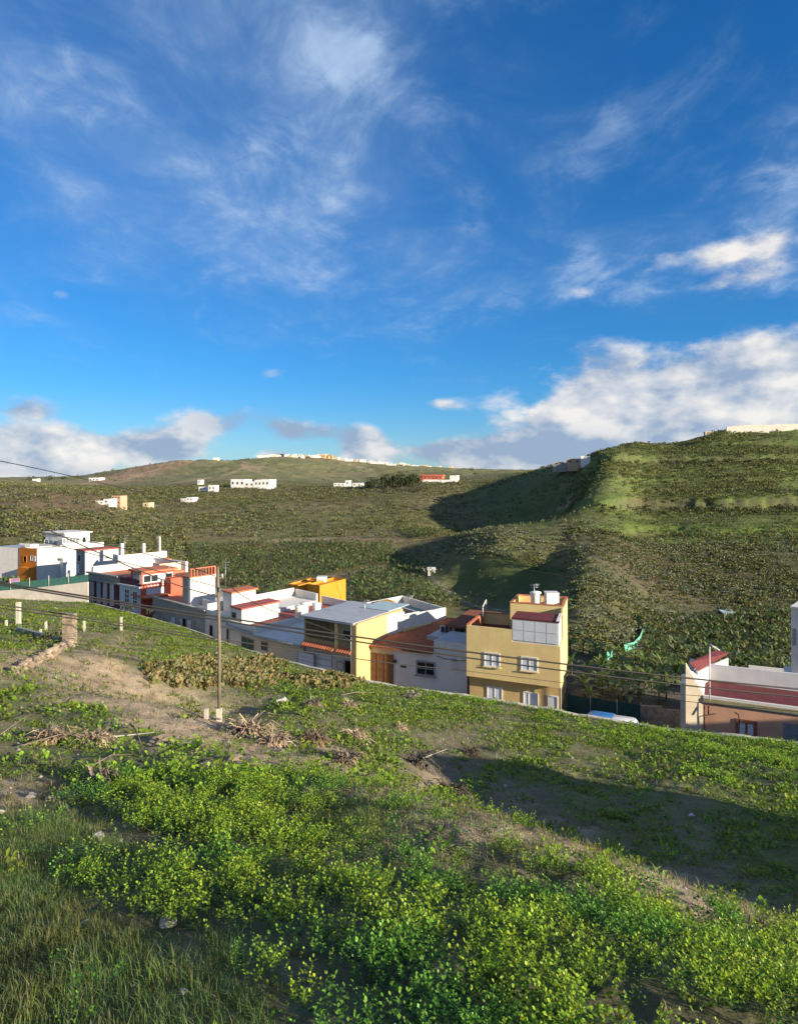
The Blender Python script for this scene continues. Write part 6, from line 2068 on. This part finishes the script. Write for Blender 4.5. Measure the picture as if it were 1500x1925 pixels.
for (a, b, lab, rad) in (((-10, 1398), (88, 1345), 'long fallen flower stalk at the left edge', .05), ((40, 1412), (175, 1392), 'fallen stalk between the two tan agaves', .05), ((225, 1372), (250, 1362), 'short dark stick on the dirt', .04), ((245, 1368), (268, 1420), 'bent dark branch right of the tan agaves', .05), ((165, 1545 - 90), (250, 1434), 'thin stalk above the flattened agave', .04), ((640, 1310), (700, 1307), 'thin stalk lying in the herbs above the centre', .04), ((430, 1372), (462, 1350), 'pale stalk sticking out beside the pole', .04)):
    A, B = on_slope(*a), on_slope(*b); rad = 1.3 * A[1] / F
    MB().tube([(A[0], A[1], A[2] + .12), ((A[0] + B[0]) / 2, (A[1] + B[1]) / 2, (A[2] + B[2]) / 2 + .28), (B[0], B[1], B[2] + .18)], [rad, rad * .9, rad * .6], 6).thing('dry_stalk', M_pole, lab, 'stalk', 'fallen dry stalks')

# ---- single shrubs on the slope
sg = [(.07, .085, .03), (.09, .10, .04), (.055, .07, .028)]
for (px_, py_, R, lab, cols) in ((242, 1152, 1.2, 'grey-green shrub at the slope edge before the pale old house', [(.10, .13, .09), (.08, .11, .075)]), (282, 1158, .9, 'small grey-green shrub left of the long grey house', [(.10, .13, .09), (.08, .11, .07)]), (93, 1208, .8, 'dark little bush behind the rubble wall', sg),
                                 (84, 1124, .9, 'dark round bush against the cream wall', sg)):
    x, y, z = on_slope(px_, py_)
    t = empty('shrub', (x, y, z), lab, 'shrub')
    V_, T_, C_ = shrub_template(int(px_), 170, cols, .22)
    link('foliage', np_mesh('foliage', V_ * R, T_, C_), M_shrub, t)
    MB().tube([(0, 0, -.2), (0, 0, R * .5)], [.06, .03], 6).build('stem', M_bark, t)
for (px_, D, zg, R, lab) in ((25, 116, -20.4, 3.0, 'large green garden bush behind the green net fence at the left edge'), (62, 116, -20.8, 2.2, 'dark garden bush behind the fence below the orange front'), (95, 115, -21, 2.0, 'dull garden bush behind the fence before the grey block'), (-30, 116, -20.4, 3.2, 'green garden bush cut by the left edge'), (125, 112, -21, 1.5, 'low dark bush behind the fence near the maroon house')):
    x, y = W2(px_, D)
    t = empty('garden_bush', (x, y, zg - .6), lab, 'bush', 'garden bushes behind the fence')
    V_, T_, C_ = shrub_template(int(px_) + 77, 320, [(.10, .15, .03), (.075, .12, .025), (.05, .08, .02)] if R > 2.5 else [(.05, .065, .025), (.08, .08, .03), (.10, .075, .04)], .17)
    link('foliage', np_mesh('foliage', V_ * R, T_, C_), M_shrub, t)
    MB().tube([(0, 0, -.4), (0, 0, R * .6)], [.12, .05], 6).build('stem', M_bark, t)

# ------------------------------------------------------------------ across the street: scrub, bananas, trees
olive = [(.105, .122, .043), (.13, .142, .053), (.08, .10, .036), (.165, .155, .07)]
pale = [(.19, .20, .135), (.155, .17, .105), (.12, .13, .07)]
brownc = [(.15, .115, .07), (.12, .095, .06), (.10, .09, .05)]
darkc = [(.06, .058, .035), (.075, .075, .04), (.05, .055, .03)]
st_o = [shrub_template(s, 14, olive, .46) for s in range(6)]
st_p = [shrub_template(s + 10, 17, pale, .42) for s in range(5)]
st_g = [shrub_template(s + 40, 9, [(.14, .20, .045), (.12, .175, .04), (.17, .20, .06)], .5) for s in range(5)]
st_d = [shrub_template(s + 30, 17, darkc, .42) for s in range(4)]
st_b = [shrub_template(s + 20, 16, brownc, .42) for s in range(4)]


def scrub(n, u0, u1, D0, D1, templates, r0, r1, dens, name, label, flat=.75):
    x, y = area_points(n, u0, u1, D0, D1)
    z = HV(x, y)
    px_, py_ = proj(x, y, z)
    k = rng.random(n) < dens(px_, py_, x, y, z)
    x, y, z = x[k], y[k], z[k]
    s = rng.uniform(r0, r1, len(x)) * rng.uniform(.7, 1.3, len(x))
    A1 = merge(templates, np.stack([x, y, z - s * .1], 1), s, tinted(len(x), .25, .12), sz=np.full(len(x), flat))
    NTRI[label[:14]] = stuff(name, A1, M_shrub, label, 'scrub')


def near_house(px_, y):
    return y - D_front(px_) > 20


scrub(11500, .24, .66, 178, 345, st_o, .55, 1.35, lambda a, b, x, y, z: np.clip(.55 + 2.6 * fbm(x * .05, y * .05, 3) - .6 * ell(a, b, 1330, 995, 200, 14) - .15 * ell(a, b, 1150, 955, 40, 24), 0, 1) * sstep(1045, 1070, a), 'hill_scrub', 'dark green scrub bushes dotted over the right-hand hill', .95)
scrub(5500, .26, .66, 178, 340, st_p, .6, 1.2, lambda a, b, x, y, z: np.clip(.2 + 2.5 * fbm(x * .04 + 9, y * .04, 3), 0, 1) * sstep(1070, 1110, a), 'hill_scrub', 'pale grey-green scrub over the right-hand hill')
scrub(9000, .30, .66, 172, 325, st_d, .6, 1.4, lambda a, b, x, y, z: np.clip(np.exp(-((b - 962 - fbm(x * .03, y * .0, 3) * 22) / 5.) ** 2) + np.exp(-((b - 868 - fbm(x * .03 + 5, y * .0, 3) * 22) / 4.) ** 2) * .8 + .5 * np.exp(-((b - 925) / 3.) ** 2) * (a > 1380), 0, 1), 'hill_scrub', 'dark scrub along the terrace walls of the hill', 1.0)
scrub(7500, .24, .66, 176, 345, st_g, .25, .6, lambda a, b, x, y, z: sstep(1050, 1075, a) * .85, 'hill_scrub', 'low green herbs between the scrub of the right-hand hill', .8)
scrub(12000, .20, .66, 92, 186, st_p, .5, 1.1, lambda a, b, x, y, z: sstep(1060, 1100, a) * (b < 1230) * np.clip(.5 + 2 * fbm(x * .07, y * .07, 3), .1, 1) * np.where(b < 1060, 1, .55), 'bank_scrub', 'pale grey scrub on the bank below the terraces')
scrub(11000, .18, .66, 84, 186, st_o, .5, 1.15, lambda a, b, x, y, z: sstep(1045, 1085, a) * near_house(a, y) * np.clip(.55 + 2 * fbm(x * .07 + 4, y * .07, 3), .1, 1), 'bank_scrub', 'olive scrub on the bank right of the yellow house')
scrub(2600, .02, .28, 150, 205, st_p, .6, 1.2, lambda a, b, x, y, z: ell(a, b, 950, 1022, 110, 26), 'knob_scrub', 'pale scrub on the small knob beyond the gully')
scrub(5200, .0, .30, 100, 330, st_o, .3, .9, lambda a, b, x, y, z: np.clip(.5 + 2 * fbm(x * .06, y * .06, 3), .05, 1) * (a < 1090) * near_house(a, y) * (b < 1160), 'shade_scrub', 'dark scrub on the shaded flank of the hill')
scrub(15500, -.62, .24, 214, 470, st_o, .7, 1.7, lambda a, b, x, y, z: (b < 1012) * np.clip(.55 + 2.2 * fbm(x * .03, y * .03, 3), .1, 1) * (1 - .8 * ell(a, b, 980, 950, 120, 60)), 'valley_scrub', 'olive scrub over the slope across the valley')
scrub(11000, -.62, .20, 214, 460, st_p, .6, 1.4, lambda a, b, x, y, z: (b < 1012) * np.clip(.25 + 2.2 * fbm(x * .03 + 5, y * .03, 3), 0, 1) * (1 - .8 * ell(a, b, 980, 950, 120, 60)), 'valley_scrub', 'pale scrub over the slope across the valley')
scrub(5000, -.62, .10, 160, 420, st_b, .6, 1.4, lambda a, b, x, y, z: (b < 1050) * np.clip(.3 + 2.2 * fbm(x * .03 + 15, y * .03, 3) + .5 * ell(a, b, 150, 970, 150, 35) + .5 * ell(a, b, 560, 930, 120, 10), 0, 1), 'valley_scrub', 'brown dry scrub on the left side of the valley')
scrub(3200, -.62, -.2, 120, 225, st_o, .6, 1.6, lambda a, b, x, y, z: (b < 1060) * (a < 360) * .9, 'left_scrub', 'olive scrub behind the white houses at the left')
scrub(2600, -.5, .12, 500, 1300, st_o, 1.5, 3.2, lambda a, b, x, y, z: np.clip(.15 + 2.0 * fbm(x * .008, y * .008, 3), 0, .8), 'far_scrub', 'sparse scrub over the far hills')

# ---- banana plantations: the near plot plant by plant, the rest as one mass
def in_poly(px_, py_, poly):
    c = np.zeros(px_.shape, bool); j = len(poly) - 1
    for i in range(len(poly)):
        xi, yi = poly[i]; xj, yj = poly[j]
        c ^= ((yi > py_) != (yj > py_)) & (px_ < (xj - xi) * (py_ - yi) / (yj - yi + 1e-9) + xi); j = i
    return c


polys = [[(352, 1030), (480, 1021), (600, 1022), (735, 1022), (745, 1048), (690, 1070), (560, 1096), (470, 1112), (405, 1095), (350, 1065)],
         [(655, 1085), (700, 1074), (790, 1092), (870, 1140), (840, 1146), (660, 1130)], [(440, 1116), (545, 1100), (545, 1125), (450, 1135)], [(745, 1040), (800, 1070), (820, 1090), (700, 1066)], [(760, 1000), (850, 985), (820, 1010), (770, 1016)],
         [(1215, 1178), (1330, 1165), (1490, 1150), (1490, 1275), (1370, 1268), (1300, 1245), (1250, 1290), (1225, 1260), (1215, 1215)]]
bt = [banana_template(s) for s in range(8)]
gx, gy = np.meshgrid(np.arange(-75, 90, 1.6), np.arange(72, 250, 1.6))
gx = gx.ravel() + rng.uniform(-.5, .5, gx.size); gy = gy.ravel() + rng.uniform(-.5, .5, gy.size)
gz = HV(gx, gy); pxx, pyy = proj(gx, gy, gz)
k = np.zeros(len(gx), bool)
for pl in polys:
    k |= in_poly(pxx, pyy, pl)
gap = np.abs((pxx - 512) + (pyy - 1040) * .2) < 4          # service lane through the plantation
k &= ~gap & (rng.random(len(gx)) < .93) & near_house(pxx, gy)
bx, by, bz = gx[k], gy[k], gz[k]
A1 = merge(bt, np.stack([bx, by, bz], 1), rng.uniform(.46, .74, len(bx)), tinted(len(bx), .2, .15))
NTRI['banana'] = stuff('banana_plantation', A1, M_banana, 'close-planted banana plantation filling the valley floor', 'plantation')

leaf_meshes = []
for s in range(5):
    T = TP(); r = random.Random(90 + s)
    banana_leaf(T, r, 0, .95 - .2 * s, 2.0, .55, [(.12, .17, .04), (.145, .195, .05), (.10, .145, .04), (.18, .19, .07), (.13, .18, .055)][s], (0, 0, 0), 4)
    leaf_meshes.append(np_mesh('banana_leaf', *T.arr()))
    leaf_meshes[-1].materials.append(M_banana)
stem_me = MB().tube([(0, 0, -.3), (.03, 0, 1.0), (0, .02, 1.8)], [.15, .12, .09], 7).build('stem_source', M_stem).data
bpy.data.objects.remove(bpy.data.objects['stem_source'])
cand = [(a, D) for D in np.arange(63.5, 84, 2.0) for a in np.arange(1072, 1290, 27)]
rb = random.Random(5)
nb = 0
for a, D in cand:
    a += rb.uniform(-11, 11); D += rb.uniform(-.6, .6)
    if D < float(D_front(a)) + 3.2 or (a > 1262 and D < 70) or rb.random() < .06 or 75 < D < 81.5:
        continue
    if a < 1092 and D < 70: continue
    X_, Y_ = W2(a, D); Z_ = float(HV(np.array([X_]), np.array([Y_]))[0])
    t = empty('banana_plant', (X_, Y_, Z_), 'banana plant in the small plot between the yellow and the salmon house', 'banana plant', 'banana plants of the small plot')
    s_ = rb.uniform(.6, .85); t.scale = (s_, s_, s_); t.rotation_euler = (0, 0, rb.uniform(0, 6))
    link('stem', stem_me, None, t)
    for q in range(8):
        o = link('leaf', leaf_meshes[rb.randrange(5)], None, t); o.location = (0, 0, 1.7); o.rotation_euler = (0, rb.uniform(-.25, .2), q * 2.4 + rb.uniform(-.3, .3)); kk = rb.uniform(.8, 1.15); o.scale = (kk, kk, kk)
    nb += 1

# ---- trees
def tree(px_, py_, Hm, Wm, label, cols, D0=60, seed=0, group=None, n=420, leaf=.16, loc=None, name='tree'):
    x, y, z = loc or on_valley(px_, py_, D0)
    t = empty(name, (x, y, z), label, 'tree', group)
    r = random.Random(seed); T = TP()
    m = MB(); m.tube([(0, 0, -.4), (.03 * Hm, 0, Hm * .35), (0, .02 * Hm, Hm * .75)], [.035 * Hm, .025 * Hm, .008 * Hm], 7)
    lobes = []
    for k in range(9):
        a = r.uniform(0, 6.28); q = Wm * .5 * r.uniform(.25, .75); hz = Hm * r.uniform(.35, .85)
        c = (q * cos(a), q * sin(a), hz); lobes.append((c, Wm * r.uniform(.18, .32)))
        m.tube([(0, 0, hz * .55), (c[0] * .6, c[1] * .6, hz * .85), c], [.014 * Hm, .009 * Hm, .004 * Hm], 5)
    m.build('trunk', M_bark, t)
    L = leaf * Wm
    for k in range(n):
        c, R = r.choice(lobes); v = np.array((r.gauss(0, 1), r.gauss(0, 1), r.gauss(0, .8))); v /= np.linalg.norm(v)
        p = np.array(c) + v * R * r.uniform(.5, 1.1); d = v + np.array((r.uniform(-.8, .8), r.uniform(-.8, .8), r.uniform(-.4, .8)))
        T.kite(p, d, np.cross(d, (r.uniform(-1, 1), .3, 1)), L * r.uniform(.6, 1.2), L * r.uniform(.4, .7), jit(r, r.choice(cols), .25), fold=.1)
    V_, T_, C_ = T.arr(); link('crown', np_mesh('crown', V_, T_, C_), M_shrub, t)
    return t


dk = [(.045, .065, .022), (.06, .08, .028), (.035, .05, .02)]
gy_ = [(.13, .115, .09), (.10, .09, .07), (.15, .13, .10)]
rt = random.Random(4)
for i, (p_, yb, hp, wp) in enumerate(((703, 916, 18, 26), (720, 915, 22, 30), (738, 914, 24, 32), (755, 914, 25, 32), (772, 913, 23, 30), (786, 912, 18, 24), (690, 918, 13, 20), (762, 918, 16, 30), (730, 920, 14, 26))):
    D_ = 420 + rt.uniform(-6, 10); X_, Y_ = W2(p_, D_); Z_ = float(HV(np.array([X_]), np.array([Y_]))[0])
    lab = ['dark tree at the left of the grove beside the red villa', 'second dark tree from the left in the grove', 'tall dark tree left of the grove centre', 'tallest dark tree in the middle of the grove', 'dark tree right of the grove centre', 'dark tree nearest the red villa', 'lowest dark tree at the left tip of the grove', 'bushy dark tree in front of the grove centre', 'bushy dark tree in front of the grove on the left'][i]
    tree(0, 0, hp / F * D_, wp / F * D_, lab, dk, seed=i, group='dark grove beside the villa', n=300, leaf=.13, loc=(X_, Y_, max(Z_, zz(0, yb, D_)) - .3))
for i, (p_, yb, hp, wp, lab) in enumerate(((725, 926, 9, 26, 'bare grey-brown tree left below the dark grove'), (755, 925, 9, 28, 'bare grey-brown tree below the middle of the grove'), (790, 924, 9, 30, 'bare grey-brown tree below the red villa'), (560, 922, 8, 26, 'bare grey-brown tree below the far slope at centre left'), (610, 922, 8, 28, 'bare grey-brown tree right of the long farm building'))):
    tree(p_, yb, hp / F * 400, wp / F * 400, lab, gy_, 200, seed=40 + i, group='bare trees below the grove', n=240, leaf=.10)
tree(1008, 1073, 4.6, 5.4, 'bushy olive tree lit at the edge of the shaded gully', [(.12, .12, .045), (.15, .13, .06), (.09, .10, .035)], 100, 61, None, 520, .09)
tree(985, 1060, 3.4, 3.6, 'smaller yellowish tree beside the bushy olive tree', [(.15, .125, .06), (.12, .11, .045)], 100, 62, None, 320, .1)
tree(886, 884, 8, 8, 'lone dark tree on the skyline right of the villa', dk, 800, 63, None, 200, .15, loc=(*W2(886, 1000), zz(0, 888, 1000)))
tree(412, 1128, 4.5, 4.5, 'round dark tree behind the wooden pole', dk, 90, 64, None, 300, .12, loc=(*W2(405, 103), -23))
tree(345, 1062, 5, 6, 'yellow-brown tree above the red-railed block', [(.20, .15, .06), (.15, .13, .05)], 100, 65, None, 300, .11, loc=(*W2(346, 150), float(HV(np.array([W2(346, 150)[0]]), np.array([150.0]))[0])))
tree(908, 1150, 3.0, 3.0, 'small rusty tree behind the white roof terrace', [(.20, .13, .06), (.16, .14, .05)], 80, 66, None, 200, .12, loc=(*W2(806, 86), -22.0))
for i, (p_, yb) in enumerate(((190, 900), (205, 897), (150, 903), (120, 904), (95, 904), (60, 904), (560, 863), (575, 866))):
    D_ = 1000 if i < 6 else 1400
    tree(0, 0, 7 * D_ / 1000, 14 * D_ / 1000, ['far dark tree on the left brow', 'far dark tree higher on the left brow', 'far dark tree on the left skyline beside white houses', 'far dark tree in the middle of the left skyline', 'far dark tree left of the middle on the left skyline', 'far dark tree nearest the left edge of the skyline', 'far dark tree at the left end of the ridge town', 'far dark tree by the cream block of the ridge town'][i], dk, seed=70 + i, group='far skyline trees', n=120, leaf=.2, loc=(*W2(p_, D_), zz(0, yb + 2, D_)))
print('TRIS', NTRI, sum(NTRI.values()), 'bananas', nb)
